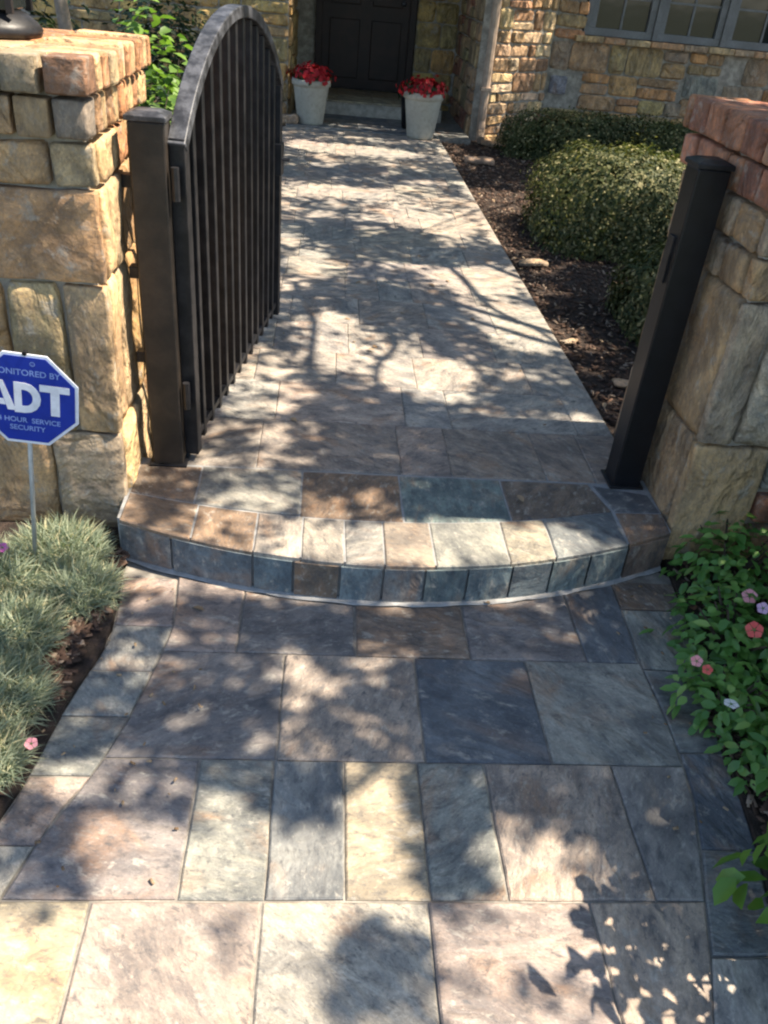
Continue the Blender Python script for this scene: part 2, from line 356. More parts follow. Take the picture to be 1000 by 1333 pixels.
rect_row(.30, .59, ['L', -.25, .10, .44, 'R'], [PI, GG, CR, PE])
rect_row(.59, .978, ['L', -.41, -.07, .272, .613, 'R'], [YE, PI, CR, PI, PE])
rect_row(.978, 1.335, ['L', -.24, -.065, .10, .278, .442, .76, 'R'], [PU, GG, GB, YE, GG, PI, PU])
rect_row(1.335, 1.70, ['L', -.06, .30, .615, 'R'], [PU, PI, DB, GG])
rect_row(1.70, lambda x: yf(x)-.012, ['L', -.193, .137, .461, .798, 'R'], [PI, PU, BR, PU, DB])
def border(inner, outer, ys, cols):
    for i in range(len(ys)-1):
        a, b = ys[i], ys[i+1]; pi = [(lin(inner, y), y) for y in (a, (a+b)/2, b)]; po = [(lin(outer, y), y) for y in (b+.0, (a+b)/2, a)]
        tile('border_tile', pi+po, 0., patio, vary(cols[i % len(cols)], .08))
border(RE, RO, [.30, .62, .86, 1.10, 1.38, 1.675, 1.94, 2.08], [PE, CR, GB, DB, GB, GG, BR])
border(LE, LO, [.30, .66, .90, 1.10, 1.28, 1.46, 1.62, 1.80, 2.02], [PI, YE, CR, PI, GG, GB, GG, PI])

# ------------------------------------------------------------------ terrace step and walkway
ZT = .14
pts = [(x, yf(x)+.014) for x in np.linspace(-.592, 1.172, 22)]+[(1.18, 2.5), (-.60, 2.5)]
mb = MB(); n = len(pts); mb.add([(x, y, ZT-.004) for x, y in pts]+[(x, y, -.05) for x, y in pts], [tuple(range(n))]+[(i, n+i, n+(i+1) % n, (i+1) % n) for i in range(n)])
step = tag(mb.obj('step', M['grout_pale']), kind='structure')
jr = [-.587, -.418, -.17, -.05, .087, .215, .34, .47, .609, .739, .869, 1.006, 1.165]
RB = (.14, .19, .21); rc = [DB, RB, RB, BR, RB, RB, RB, RB, RB, RB, RB, BR]
for i in range(len(jr)-1):        # riser slates on the curved front
    a, b = jr[i]+.004, jr[i+1]-.004; m = 3; xs = [a+(b-a)*k/m for k in range(m+1)]; vs = []; fs = []
    cx = (a+b)/2; cy = yf(cx)
    for z in (.006, ZT-.014):
        for x in xs: vs.append((x-cx, yf(x)-cy+random.uniform(-.001, .001), z))
    for z in (.006, ZT-.014):
        for x in xs: vs.append((x-cx, yf(x)-cy+.02, z))
    q = m+1
    for k in range(m): fs += [(k, k+1, q+k+1, q+k), (q+k, q+k+1, 3*q+k+1, 3*q+k)]
    fs += [(0, q, 3*q, 2*q), (m, 2*q+m, 3*q+m, q+m)]
    o = link('riser_tile', pyd('riser_tile', vs, fs, M['slate']), step, (cx, cy, 0), vary(rc[i], .08))
mb = MB(); vs = []; fs = []                     # pale mortar fillet at the foot of the riser
xs = np.linspace(-.585, 1.165, 40)
for x in xs:
    e = .003*math.sin(x*31)+.002*math.sin(x*77); vs += [(x, yf(x)-.014+e, .0008), (x, yf(x)-.010+e, .004), (x, yf(x)+.012, .010)]
for i in range(39): fs += [(3*i, 3*i+3, 3*i+4, 3*i+1), (3*i+1, 3*i+4, 3*i+5, 3*i+2)]
mb.add(vs, fs); mb.obj('mortar_fillet', M['grout_pale'], step)
yb = lambda x: 2.165+.18*(x-.2)**2          # joint between the two tread rows
jb = [-.585, -.36, -.17, -.03, .10, .22, .37, .60, .75, 1.0]
cb = [RU, RU, (.33, .30, .25), (.30, .28, .24), GG, (.29, .24, .19), GG, (.33, .29, .23), GB]
for i in range(len(jb)-1):
    a, b = jb[i], jb[i+1]; xs = np.linspace(a, b, 4)
    tile('tread_tile', [(x, yf(x)+.002) for x in xs]+[(x, yb(x)) for x in xs[::-1]], ZT, step, vary(cb[i], .08))
ja = [-.585, -.375, -.04, .29, .645, .965]
ca = [BR, GG, RU, DB, BR]; ca[3] = (.17, .23, .225)
for i in range(len(ja)-1):
    a, b = ja[i], ja[i+1]; xs = np.linspace(a, b, 4); bx = 1.0 if i == 4 else b
    tile('tread_tile', [(a, yb(a)), ((a+bx)/2, yb((a+bx)/2)), (bx, yb(bx)), (b, 2.455), (a, 2.455)], ZT, step, vary(ca[i], .05))
tile('tread_tile', [(1.01, yb(1.0)), (1.175, 2.285), (1.165, 2.40), (.975, 2.45)], ZT, step, (.12, .125, .13))
tile('tread_tile', [(1.005, yf(1.005)+.002), (1.165, yf(1.165)+.002), (1.175, 2.28), (1.01, yb(1.0)-.005)], ZT, step, (.19, .13, .09))
mb = MB(); mb.box((-.475, 2.46, -.05), (1.165, 9.42, ZT-.005)); walk = tag(mb.obj('walkway', M['grout']), kind='structure')
y = 2.463; row = 0
wc = [(.35, .325, .285), (.36, .33, .28), (.35, .305, .27), (.31, .30, .275), (.33, .31, .28), (.37, .32, .27), (.31, .305, .28), (.35, .32, .28)]
while y < 9.38:
    d = [.36, .35, .33, .37][row % 4]; y2 = min(9.415, y+d)
    if 9.415-y2 < .15: y2 = 9.415
    x = -.472; off = random.uniform(.12, .34); first = True
    while x < 1.16:
        wdt = off if first else random.choice([.18, .34, .34, .34, .5]); first = False
        x2 = min(1.162, x+wdt)
        if 1.162-x2 < .09: x2 = 1.162
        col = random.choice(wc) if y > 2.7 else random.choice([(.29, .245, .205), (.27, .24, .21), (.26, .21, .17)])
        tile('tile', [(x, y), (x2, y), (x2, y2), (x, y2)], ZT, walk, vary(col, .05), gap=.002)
        x = x2
    y = y2; row += 1
# beds
bed('planting_bed', [(1.165, 2.9), (6.5, 2.9), (6.5, 10.6), (1.165, 9.7)], .095)
bed('planting_bed', [(-.475, 2.95), (-.475, 9.75), (-6.5, 9.75), (-6.5, 2.95)], .095)
bed('planting_bed', [(lin(RO, y)-.002, y) for y in np.linspace(.3, 2.15, 10)]+[(1.2, 2.3), (4.5, 2.3), (4.5, .3)], .012)
bed('planting_bed', [(lin(LO, y)+.002, y) for y in np.linspace(2.1, .3, 10)]+[(-4.5, .3), (-4.5, 2.3), (-.6, 2.3)], .012)

# ------------------------------------------------------------------ gate piers
TAN, GRY, OCH, CRM, ORG, RBK, BLU, BRN = (.42, .32, .195), (.34, .30, .24), (.44, .31, .155), (.50, .41, .27), (.43, .23, .12), (.30, .145, .10), (.26, .29, .29), (.32, .22, .13)
def courses(u0, u1, zs, joints_list, o_fn, u, nrm, parent, cols, depth=.07, gap=.013, grid=4, rough=.006, mat='stone'):
    for (z0, z1), js, cc in zip(zip(zs, zs[1:]), joints_list, cols):
        for i, (a, b) in enumerate(zip(js, js[1:])):
            g = gap/2
            face_stone('stone', o_fn(a+g, z0+g), u, b-a-gap, z1-z0-gap, nrm, depth, parent, vary(cc[i % len(cc)], .1), mat, grid, rough)
# left pier ---------------------------------------------------
LX0, LX1, PY0, PY1 = -1.31, -.585, 2.255, 2.93
lp = empty('stone_pier', ((LX0+LX1)/2, (PY0+PY1)/2, 0), 'rough tan stone gate pier behind the blue yard sign, its inner side sunlit', 'gate pier')
def rel(par): return Vector(par.location)
def reparent(par, objs):
    for o in objs: o.parent = par; o.location = Vector(o.location)-rel(par)
before = set(C.objects)
mb = MB(); mb.box((LX0+.03, PY0+.03, -.05), (LX1-.03, PY1-.03, 1.335)); mb.obj('mortar_core', M['mortar_pale'])
zs = [0, .355, .81, 1.06, 1.172]
# front face stones, left to right (x from far left to the corner)
fr = [[-1.31, -1.05, -.80, -.588], [-1.31, -1.08, -.865, -.71, -.588], [-1.31, -.90, -.588], [-1.31, -1.15, -.99, -.84, -.695, -.588]]
fc = [[BRN, TAN, (.35, .315, .25)], [TAN, OCH, (.46, .40, .24), (.42, .34, .22)], [TAN, (.43, .30, .18)], [GRY, TAN, BRN, TAN, (.43, .38, .26)]]
for r in range(4):
    z0, z1 = zs[r], zs[r+1]
    for i, (a, b) in enumerate(zip(fr[r], fr[r][1:])):
        last = i == len(fr[r])-2; g = .011
        if last:
            block('stone', (a+g/2, PY0, z0+g/2), (b, PY0+[.035, .05, .03, .045][r], z1-g/2), None, fc[r][i], 'stone', .007, .007, 9)
        else:
            face_stone('stone', (a+g/2, PY0, z0+g/2), (1, 0, 0), b-a-g, z1-z0-g, (0, -1, 0), .06, None, fc[r][i], 'stone', 9, .007)
# side face (towards the walkway)
LTC = (.62, .48, .29)  # pale cream that puts sunlight into the side stones and cap bricks
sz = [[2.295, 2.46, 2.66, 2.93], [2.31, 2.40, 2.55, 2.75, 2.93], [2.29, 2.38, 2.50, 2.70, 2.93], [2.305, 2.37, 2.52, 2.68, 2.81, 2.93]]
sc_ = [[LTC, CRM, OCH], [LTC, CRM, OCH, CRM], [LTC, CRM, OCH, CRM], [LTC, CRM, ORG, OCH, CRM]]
for r in range(4):
    z0, z1 = zs[r], zs[r+1]
    for i, (a, b) in enumerate(zip(sz[r], sz[r][1:])):
        face_stone('stone', (LX1, a+.006, z0+.006), (0, 1, 0), b-a-.012, z1-z0-.012, (1, 0, 0), .06, None, vary(sc_[r][i], .08), 'stone', 7, .009)
for (face, n_) in (((0, 1, 0), 4),):
    for r in range(4):
        for i in range(3):
            a = LX0+i*.24
            face_stone('stone', (a+.01, PY1, zs[r]+.006), (1, 0, 0), .225, zs[r+1]-zs[r]-.012, (0, 1, 0), .05, None, vary(TAN, .15))
# two cap courses: stones on the front, narrow bricks on edge down the side
c1f = [-1.34, -1.20, -1.04, -.87, -.775, -.678]; c2f = [-1.31, -1.16, -1.0, -.86, -.76, -.672]
for a, b, cc in zip(c1f, c1f[1:], [TAN, GRY, TAN, GRY, (.31, .28, .21)]): block('cap_stone', (a+.005, 2.2, 1.284), (b-.005, 2.34, 1.366), None, vary(cc, .06), rnd=.005, rough=.003, grid=6)
for a, b, cc in zip(c2f, c2f[1:], [GRY, TAN, GRY, TAN, (.33, .275, .185)]): block('cap_stone', (a+.005, 2.225, 1.184), (b-.005, 2.34, 1.272), None, vary(cc, .06), rnd=.005, rough=.003, grid=6)
block('cap_stone', (-.668, 2.2, 1.284), (-.568, 2.30, 1.367), None, (.33, .20, .13), rnd=.006, rough=.003, grid=6)
block('cap_stone', (-.664, 2.222, 1.184), (-.582, 2.31, 1.274), None, (.26, .245, .22), rnd=.007, rough=.003, grid=6)
yy = 2.302; k = 0
LO_ = (.50, .30, .17)
cbk = [LTC, LO_, CRM, BRN, LTC, LO_, LTC, ORG, LO_, LTC, LO_, LTC]
while yy < 2.93:
    wd = random.choice([.055, .06, .065, .07]); y2 = min(yy+wd, 2.955)
    block('cap_brick', (-.76, yy+.003, 1.284+random.uniform(-.002, .002)), (-.562+random.uniform(-.005, .006), y2-.003, 1.366+random.uniform(-.004, .004)), None, vary(cbk[k % 12], .1), rnd=.008, rough=.004)
    yy = y2; k += 1
yy = 2.312; k = 3
while yy < 2.92:
    wd = random.choice([.06, .065, .08]); y2 = min(yy+wd, 2.94)
    block('cap_brick', (-.74, yy+.003, 1.184), (-.578+random.uniform(-.005, .004), y2-.003, 1.274), None, vary(cbk[k % 12], .1), rnd=.008, rough=.004)
    yy = y2; k += 1
for i in range(4):
    for j in range(3): block('cap_stone', (-1.335+i*.142, 2.345+j*.2, 1.27), (-1.2+i*.142, 2.54+j*.2, 1.362+random.uniform(-.004, .004)), None, vary(random.choice([ORG, CRM, TAN]), .1), rnd=.008)
reparent(lp, [o for o in C.objects if o not in before])
# right pier ---------------------------------------------------
RX0, RX1 = 1.178, 1.90
rp = empty('stone_pier', ((RX0+RX1)/2, (PY0+PY1)/2, 0), 'shaded stone gate pier with a red brick cap, right of the opening', 'gate pier')
before = set(C.objects)
mb = MB(); mb.box((RX0+.03, 2.23, -.05), (RX1-.03, 2.86, 1.31)); mb.obj('mortar_core', M['mortar_pale'])
zs = [0, .445, .90, 1.02, 1.135]
fr = [[1.18, 1.43, 1.55, 1.72, 1.9], [1.18, 1.29, 1.48, 1.66, 1.9], [1.18, 1.34, 1.5, 1.7, 1.9], [1.18, 1.32, 1.52, 1.7, 1.9]]
fc = [[(.40, .32, .20), BLU, BRN, TAN], [(.37, .34, .28), (.54, .52, .44), TAN, GRY], [TAN, GRY, OCH, TAN], [GRY, TAN, GRY, TAN]]
for r in range(4):
    z0, z1 = zs[r], zs[r+1]
    for i, (a, b) in enumerate(zip(fr[r], fr[r][1:])):
        g = .013
        if i == 0: block('stone', (a, 2.2, z0+g/2), (b-g/2, 2.2+[.05, .035, .05, .04][r], z1-g/2), None, fc[r][i], 'stone', .008, .006, 9)
        elif r == 0 and i < 3:
            for q, (za, zb) in enumerate(((0, .16), (.17, .28), (.29, .445))):
                face_stone('stone', (a+g/2, 2.2, za+g/2), (1, 0, 0), b-a-g, zb-za-g, (0, -1, 0), .06, None, vary([BRN, RBK, BLU][q] if i == 1 else TAN, .1), 'stone', 6, .007)
        else: face_stone('stone', (a+g/2, 2.2, z0+g/2), (1, 0, 0), b-a-g, z1-z0-g, (0, -1, 0), .06, None, fc[r][i], 'stone', 8, .006)
sz = [[2.256, 2.60, 2.88], [2.24, 2.88], [2.256, 2.42, 2.62, 2.88], [2.245, 2.40, 2.64, 2.88]]
sc_ = [[(.40, .32, .21), GRY], [(.40, .32, .20)], [TAN, GRY, TAN], [TAN, GRY, TAN]]
for r in range(4):
    z0, z1 = zs[r], zs[r+1]
    for i, (a, b) in enumerate(zip(sz[r], sz[r][1:])):
        face_stone('stone', (RX0, a+.006, z0+.006), (0, 1, 0), b-a-.012, z1-z0-.012, (-1, 0, 0), .06, None, vary(sc_[r][i], .05), 'stone', 7, .004)
for r in range(4):
    for i in range(3): face_stone('stone', (RX0+.01+i*.24, 2.89, zs[r]+.006), (1, 0, 0), .225, zs[r+1]-zs[r]-.012, (0, 1, 0), .05, None, vary(TAN, .15))
    for i in range(3): face_stone('stone', (RX1, 2.21+i*.225, zs[r]+.006), (0, 1, 0), .21, zs[r+1]-zs[r]-.012, (1, 0, 0), .05, None, vary(TAN, .15))
for lvl, (x0, z0, z1, w0) in enumerate(((1.15, 1.245, 1.34, .145), (1.166, 1.142, 1.232, .12))):
    yy = 2.17+.02*lvl
    while yy < 2.88:
        y2 = min(yy+w0*random.uniform(.85, 1.1), 2.92-.02*lvl)
        block('cap_brick', (x0+random.uniform(-.004, .004), yy+.005, z0), (x0+.20, y2-.005, z1+random.uniform(-.003, .003)), None, vary(random.choice([(.38, .19, .13), (.42, .22, .14), ORG, (.40, .25, .17)]), .12), rnd=.01, rough=.004, grid=5)
        yy = y2
    xx = x0+.205
    while xx < 1.92:
        x2 = min(xx+random.uniform(.12, .2), 1.93)
        block('cap_brick', (xx+.005, 2.17+.02*lvl, z0), (x2-.005, 2.34, z1), None, vary(random.choice([(.38, .19, .13), ORG, (.42, .25, .16)]), .12), rnd=.01, rough=.004, grid=5)
        xx = x2
for i in range(4):
    for j in range(3): block('cap_stone', (1.36+i*.142, 2.345+j*.19, 1.23), (1.495+i*.142, 2.53+j*.19, 1.336), None, vary(random.choice([RBK, ORG, TAN]), .1), rnd=.008)
reparent(rp, [o for o in C.objects if o not in before])

# low garden walls running off from the piers, outside the picture
for x0, x1, lab in ((-4.6, LX0-.004, 'low tan stone garden wall running left from the sunlit gate pier'), (RX1+.004, 4.6, 'low tan stone garden wall running right from the red capped pier')):
    wl = empty('garden_wall', ((x0+x1)/2, 2.5, 0), lab, 'garden wall'); before = set(C.objects)
    mb = MB(); mb.box((x0, 2.36, -.05), (x1, 2.66, .88)); mb.obj('mortar_core', M['mortar'])
    for side, yv, nv in ((0, 2.34, (0, -1, 0)), (1, 2.68, (0, 1, 0))):
        z = 0
        for h in (.24, .2, .25, .19):
            x = x0
            while x < x1-.01:
                x2 = min(x1, x+random.uniform(.25, .5))
                if x1-x2 < .12: x2 = x1
                face_stone('stone', (x+.006, yv, z+.006), (1, 0, 0), x2-x-.012, h-.012, nv, .04, None, vary(random.choice([TAN, GRY, OCH]), .12)); x = x2
            z += h
    x = x0
    while x < x1-.01:
        x2 = min(x1, x+.22)
        if x1-x2 < .1: x2 = x1
        block('cap_brick', (x+.005, 2.32, .885), (x2-.005, 2.70, .96), None, vary(random.choice([ORG, RBK, CRM]), .1), rnd=.01); x = x2
    reparent(wl, [o for o in C.objects if o not in before])

# ------------------------------------------------------------------ pier lantern (only its base edge shows)
lt = empty('pier_lantern', (-.905, 2.60, 1.366), 'dark metal lantern standing on top of the left stone pier', 'lantern')
mb = MB(); mb.lathe([(.125, 0), (.13, .015), (.12, .03), (.095, .05), (.07, .06)], 28); mb.obj('base', M['black_metal'], lt, smooth=True)
mb = MB(); mb.box((-.075, -.075, .06), (.075, .075, .30)); mb.obj('glass_body', M['glass'], lt, bevel=.004)
for sx in (-1, 1):
    for sy in (-1, 1):
        mb = MB(); mb.box((sx*.08-.008, sy*.08-.008, .055), (sx*.08+.008, sy*.08+.008, .31)); mb.obj('corner_post', M['black_metal'], lt)
mb = MB(); mb.lathe([(.13, .31), (.12, .33), (.05, .40), (.02, .43), (.012, .46)], 24); mb.obj('roof', M['black_metal'], lt, smooth=True)

# ------------------------------------------------------------------ gate posts and gate
def post(x, y, z1, wdt, label, face):
    p = empty('gate_post', (x, y, ZT), label, 'gate post'); h = z1-ZT
    mb = MB(); mb.box((-wdt/2, -wdt/2, -.01), (wdt/2, wdt/2, h-.012)); mb.obj('shaft', M[face], p, bevel=.005)
    mb = MB(); q = wdt/2+.006
    mb.add([(-q, -q, h-.012), (q, -q, h-.012), (q, q, h-.012), (-q, q, h-.012), (-q, -q, h+.002), (q, -q, h+.002), (q, q, h+.002), (-q, q, h+.002), (-q*.55, -q*.55, h+.012), (q*.55, -q*.55, h+.012), (q*.55, q*.55, h+.012), (-q*.55, q*.55, h+.012)],
           [(3, 2, 1, 0), (0, 1, 5, 4), (1, 2, 6, 5), (2, 3, 7, 6), (3, 0, 4, 7), (4, 5, 9, 8), (5, 6, 10, 9), (6, 7, 11, 10), (7, 4, 8, 11), (8, 9, 10, 11)])
    mb.obj('cap', M['worn_cap' if face == 'brown_lit_metal' else 'black_metal'], p, bevel=.002)
    mb = MB(); mb.box((-wdt/2-.012, -wdt/2-.012, -.0), (wdt/2+.012, wdt/2+.012, .008)); mb.obj('base_plate', M['black_metal'], p, bevel=.002)
    return p
pl_ = post(-.49, 2.50, 1.215, .10, 'black square gate post with a painted brown reflection, against the sunlit left pier', 'brown_lit_metal')
mb = MB(); mb.tube([(-.056, .01, .02), (-.056, .01, 1.02)], .008, 6); mb.obj('side_rod', M['black_metal'], pl_)
for z in (.35, .62, .88): mb = MB(); mb.box((-.085, -.01, z), (-.05, .03, z+.035)); mb.obj('wall_bracket', M['black_metal'], pl_, bevel=.002)
pr_ = post(1.095, 2.49, 1.21, .098, 'black square gate post standing beside the shaded right pier', 'jet_metal')
mb = MB(); mb.box((-.056, -.02, .72), (-.048, .02, .86)); mb.obj('latch_plate', M['black_metal'], pr_, bevel=.001)
gate = empty('iron_gate', (-.418, 2.475, 0), 'black arched picket gate swung open towards the house on the left post', 'gate')
gate.rotation_euler = (0, 0, -math.atan2(.187-.01, 1.283))
# local frame: gate runs along +Y
GL = 1.40; ZE, ZA = 1.165, 1.452; hc = GL/2; rise = ZA-ZE; RAD = (hc*hc+rise*rise)/(2*rise)
def arch(s): return ZA-RAD+math.sqrt(max(0, RAD*RAD-(s-.03-hc)**2))
def gbar(name, s, w_, t_, z0, z1, mat='black_metal'):
    mb = MB(); mb.box((-t_/2, s-w_/2, z0), (t_/2, s+w_/2, z1)); return mb.obj(name, M[mat], gate, bevel=.0025)
gbar('stile', .035, .045, .045, .165, arch(.035)-.01); gbar('stile', GL+.02, .045, .045, .165, arch(GL+.02)-.01)
mb = MB(); vs = []; fs = []; K = 28
for i in range(K+1):
    s = .01+(GL+.03)*i/K; z = arch(s); ds = (s-.03-hc)/RAD; nz = Vector((0, ds, math.sqrt(1-ds*ds)))
    for a, b in ((-.026, .005), (.026, .005), (.026, -.03), (-.026, -.03)): vs.append(Vector((a, s, z))+nz*b)
for i in range(K):
    for j in range(4): fs.append((4*i+j, 4*i+(j+1) % 4, 4*i+4+(j+1) % 4, 4*i+4+j))
fs += [(3, 2, 1, 0), (4*K, 4*K+1, 4*K+2, 4*K+3)]
mb.add(vs, fs); mb.obj('arch_rail', M['worn_cap'], gate, bevel=.003)
mb = MB(); mb.box((-.012, .055, .205), (.012, GL, .228)); mb.obj('bottom_rail', M['black_metal'], gate, bevel=.002)
mb = MB(); mb.box((-.03, GL-.012, .80), (.03, GL+.05, .93)); mb.obj('latch', M['black_metal'], gate, bevel=.004)
mb = MB(); mb.tube([(-.06, GL+.02, .865), (.06, GL+.02, .865)], .009, 8); mb.obj('latch_handle', M['worn_cap'], gate)
NP = 12
for i in range(NP):
    s = .035+(GL-.015)*(i+1)/(NP+1); gbar('picket', s, .028, .028, .178+random.uniform(-.004, .004), arch(s)-.03)
for z in (.35, 1.0):
    mb = MB(); mb.tube([(-.0, -.012, z), (0, -.012, z+.09)], .012, 8); mb.obj('hinge', M['black_metal'], gate, smooth=False)

# ------------------------------------------------------------------ yard sign
sg = empty('yard_sign', (-.809, 1.995, .010), 'blue octagonal home security sign on a thin pole before the left pier', 'sign')
sg.rotation_euler = (0, math.radians(6.0), math.radians(2))
def octa(r, y, c):  return [(c[0]+r*math.cos(math.radians(22.5+45*i)), y, c[1]+r*math.sin(math.radians(22.5+45*i))) for i in range(8)]
def plate(r, y0, y1, c):
    mb = MB(); mb.add(octa(r, y0, c)+octa(r, y1, c), [tuple(range(8)), tuple(range(15, 7, -1))]+[(i, 8+i, 8+(i+1) % 8, (i+1) % 8) for i in range(8)]); return mb
cc = (.0, .585); RO_ = .139
plate(RO_, -.010, -.006, cc).obj('border', M['white'], sg, bevel=.001)
plate(RO_*.935, -.0115, -.0101, cc).obj('panel', M['blue'], sg)
def glyph(parts, x0, z0, sx, sz, mb, y):
    for poly in parts:
        n = len(poly); mb.add([(x0+px*sx, y, z0+pz*sz) for px, pz in poly]+[(x0+px*sx, y+.0009, z0+pz*sz) for px, pz in poly], [tuple(range(n))]+[(i, n+i, n+(i+1) % n, (i+1) % n) for i in range(n)])
mb = MB()
# A
glyph([[(0, 0), (.26, 0), (.56, .78), (.42, 1)], [(.42, 1), (.56, .78), (.78, 0), (1.04, 0), (.66, 1)], [(.27, .16), (.72, .16), (.66, .36), (.34, .36)]], -.108, .553, .078, .082, mb, -.0126)
# D as a ring
import itertools
def arcD(r0, r1):
    out = []
    for i in range(9):
        a = math.radians(90-180*i/8); out.append((.36+r0*math.cos(a)*1.05, .5+r1*math.sin(a)))
    return out
o_, i_ = arcD(.55, .5), arcD(.28, .27)
D = [[(0, 0), (.26, 0), (.26, 1), (0, 1)], [(.26, .77), (.36, .77), (.36, 1), (.26, 1)], [(.26, 0), (.36, 0), (.36, .23), (.26, .23)]]
for i in range(8): D.append([i_[i], o_[i], o_[i+1], i_[i+1]])
glyph(D, -.030, .548, .070, .086, mb, -.0126)
glyph([[(0, .78), (1, .78), (1, 1), (0, 1)], [(.36, 0), (.66, 0), (.66, .78), (.36, .78)]], .033, .548, .074, .086, mb, -.0126)
mb.obj('lettering', M['white'], sg)
def text(body, size, x, z, mat, par, y=-.0126):
    cu = bpy.data.curves.new('lettering', 'FONT'); cu.body = body; cu.size = size; cu.align_x = 'CENTER'; cu.offset = .0004
    o = bpy.data.objects.new('tmp', cu); C.objects.link(o); bpy.context.view_layer.update()
    me = bpy.data.meshes.new_from_object(o.evaluated_get(bpy.context.evaluated_depsgraph_get())); bpy.data.objects.remove(o)
    me.name = 'lettering'; me.materials.clear(); me.materials.append(mat)
    t = link('lettering', me, par, (x, y, z)); t.rotation_euler = (math.radians(90), 0, 0); return t
text('MONITORED BY', .023, .0, .655, M['pale_blue'], sg)
text('24 HOUR  SERVICE', .020, .0, .520, M['pale_blue'], sg); text('SECURITY', .020, .0, .497, M['pale_blue'], sg); text('®', .016, .018, .683, M['pale_blue'], sg)
mb = MB(); mb.tube([(0, 0, -.03), (0, 0, .60)], .0065, 8); mb.obj('pole', M['pole'], sg, smooth=True)
mb = MB(); mb.tube([(0, -.014, .715), (0, .0, .715)], .006, 8); mb.obj('fixing_bolt', M['black_metal'], sg)

# ------------------------------------------------------------------ house
HY = 9.75
house = empty('stone_house', (.35, 10.5, 0), 'rubble stone house front with recessed dark entrance and grey framed windows', 'house')
before = set(C.objects)
mb = MB()
def wallprism(poly, z0, z1, mat, name='wall'):
    m = MB(); n = len(poly); m.add([(x, y, z0) for x, y in poly]+[(x, y, z1) for x, y in poly], [tuple(range(n-1, -1, -1)), tuple(range(n, 2*n))]+[(i, (i+1) % n, n+(i+1) % n, n+i) for i in range(n)]); return m.obj(name, mat)
WX, WY = 2.42, 10.36
wallprism([(-6, HY+.03), (-.45, HY+.03), (-.45, 11.53), (-.20, 11.53), (-.20, 12.2), (-6, 12.2)], -.05, 3.3, M['mortar'])
wallprism([(1.53, HY+.03), (1.70, HY+.03), (WX, WY+.03), (WX+.3, WY+.03), (WX+.3, 12.2), (1.0, 12.2), (1.0, 11.53), (1.53, 11.53)], -.05, 3.3, M['mortar'])
WIN0, WIN1, SILL = 2.80, 5.3, 1.16
wallprism([(WX+.3, WY+.03), (6.5, WY+.03), (6.5, 12.2), (WX+.3, 12.2)], -.05, SILL-.06, M['mortar'])
wallprism([(WX+.3, WY+.03), (6.5, WY+.03), (6.5, 12.2), (WX+.3, 12.2)], 2.5, 3.3, M['mortar'])
wallprism([(WIN1, WY+.03), (6.5, WY+.03), (6.5, 12.2), (WIN1, 12.2)], SILL-.06, 2.5, M['mortar'])
wallprism([(-.45, 12.2), (1.53, 12.2), (1.53, 12.3), (-.45, 12.3)], -.05, 3.3, M['mortar'])
wallprism([(-.45, HY+.05), (1.53, HY+.05), (1.53, 12.2), (-.45, 12.2)], 2.55, 3.3, M['mortar'])  # unseen porch roof, added to keep the doorway dark
wallprism([(WX+.3, 11.2), (6.5, 11.2), (6.5, 11.3), (WX+.3, 11.3)], SILL-.06, 2.5, M['interior'], 'interior')
# rubble facing: irregular coursed stones
def rubble(o, u, L, z0, z1, nrm, cols, hmin=.1, hmax=.2, wmin=.12, wmax=.4, holes=(), gap=.014):
    z = z0; u = Vector(u).normalized(); o = Vector(o)
    while z < z1-.03:
        h = random.uniform(hmin, hmax)
        if z1-(z+h) < hmin*.7: h = z1-z
        x = 0
        while x < L-.01:
            wd = random.uniform(wmin, wmax)
            if L-(x+wd) < wmin*.7: wd = L-x
            ok = all(not (x < hx1 and x+wd > hx0 and z < hz1 and z+h > hz0) for hx0, hx1, hz0, hz1 in holes)
            if ok:
                if h > .15 and wd > .25 and random.random() < .4:
                    k = h*random.uniform(.4, .6)
                    for za, zb in ((z, z+k), (z+k, z+h)): face_stone('stone', o+u*(x+gap/2)+Vector((0, 0, za+gap/2)), u, wd-gap, zb-za-gap, nrm, .045, None, vary(random.choice(cols), .18), 'stone', 4, .012, .016)
                else: face_stone('stone', o+u*(x+gap/2)+Vector((0, 0, z+gap/2)), u, wd-gap, h-gap, nrm, .045, None, vary(random.choice(cols), .18), 'stone', 4, .012, .016)
            x += wd
        z += h
HC = [TAN, OCH, (.44, .37, .2), (.34, .25, .14), GRY, (.45, .28, .14), (.40, .34, .2), TAN, OCH]
YW = [(.46, .37, .15), (.42, .34, .15), (.44, .31, .14), (.36, .30, .16)]
rubble((-3.0, HY, 0), (1, 0, 0), 2.55, .05, 1.9, (0, -1, 0), YW, .16, .28, .2, .5)
rubble((-.42, 9.80, 0), (0, 1, 0), 1.7, .1, 1.9, (1, 0, 0), YW, .2, .3, .25, .5)
rubble((1.0, 11.5, 0), (1, 0, 0), .5, .1, 2.0, (0, -1, 0), YW, .2, .3, .2, .35)
rubble((1.50, 9.80, 0), (0, 1, 0), 1.7, .1, 1.9, (-1, 0, 0), [TAN, BRN, RBK, (.30, .26, .15)], .15, .26, .2, .4)
du = Vector((WX-1.70, WY-HY, 0)); Ld = du.length; dn = Vector((du.y, -du.x, 0)).normalized()  # this wall is angled towards the sun to make a bright patch
rubble((1.70, HY, 0), du, Ld, .05, 2.1, dn, [CRM, (.55, .48, .34), (.50, .42, .27), TAN, (.5, .4, .24), BRN], .07, .22, .09, .38)
rubble((WX, WY, 0), (1, 0, 0), 3.4, .05, SILL-.07, (0, -1, 0), HC, .12, .26, .18, .5, holes=[(4.0-WX, 4.40-WX, .62, .86), (2.45-WX, 2.66-WX, .55, .75)])
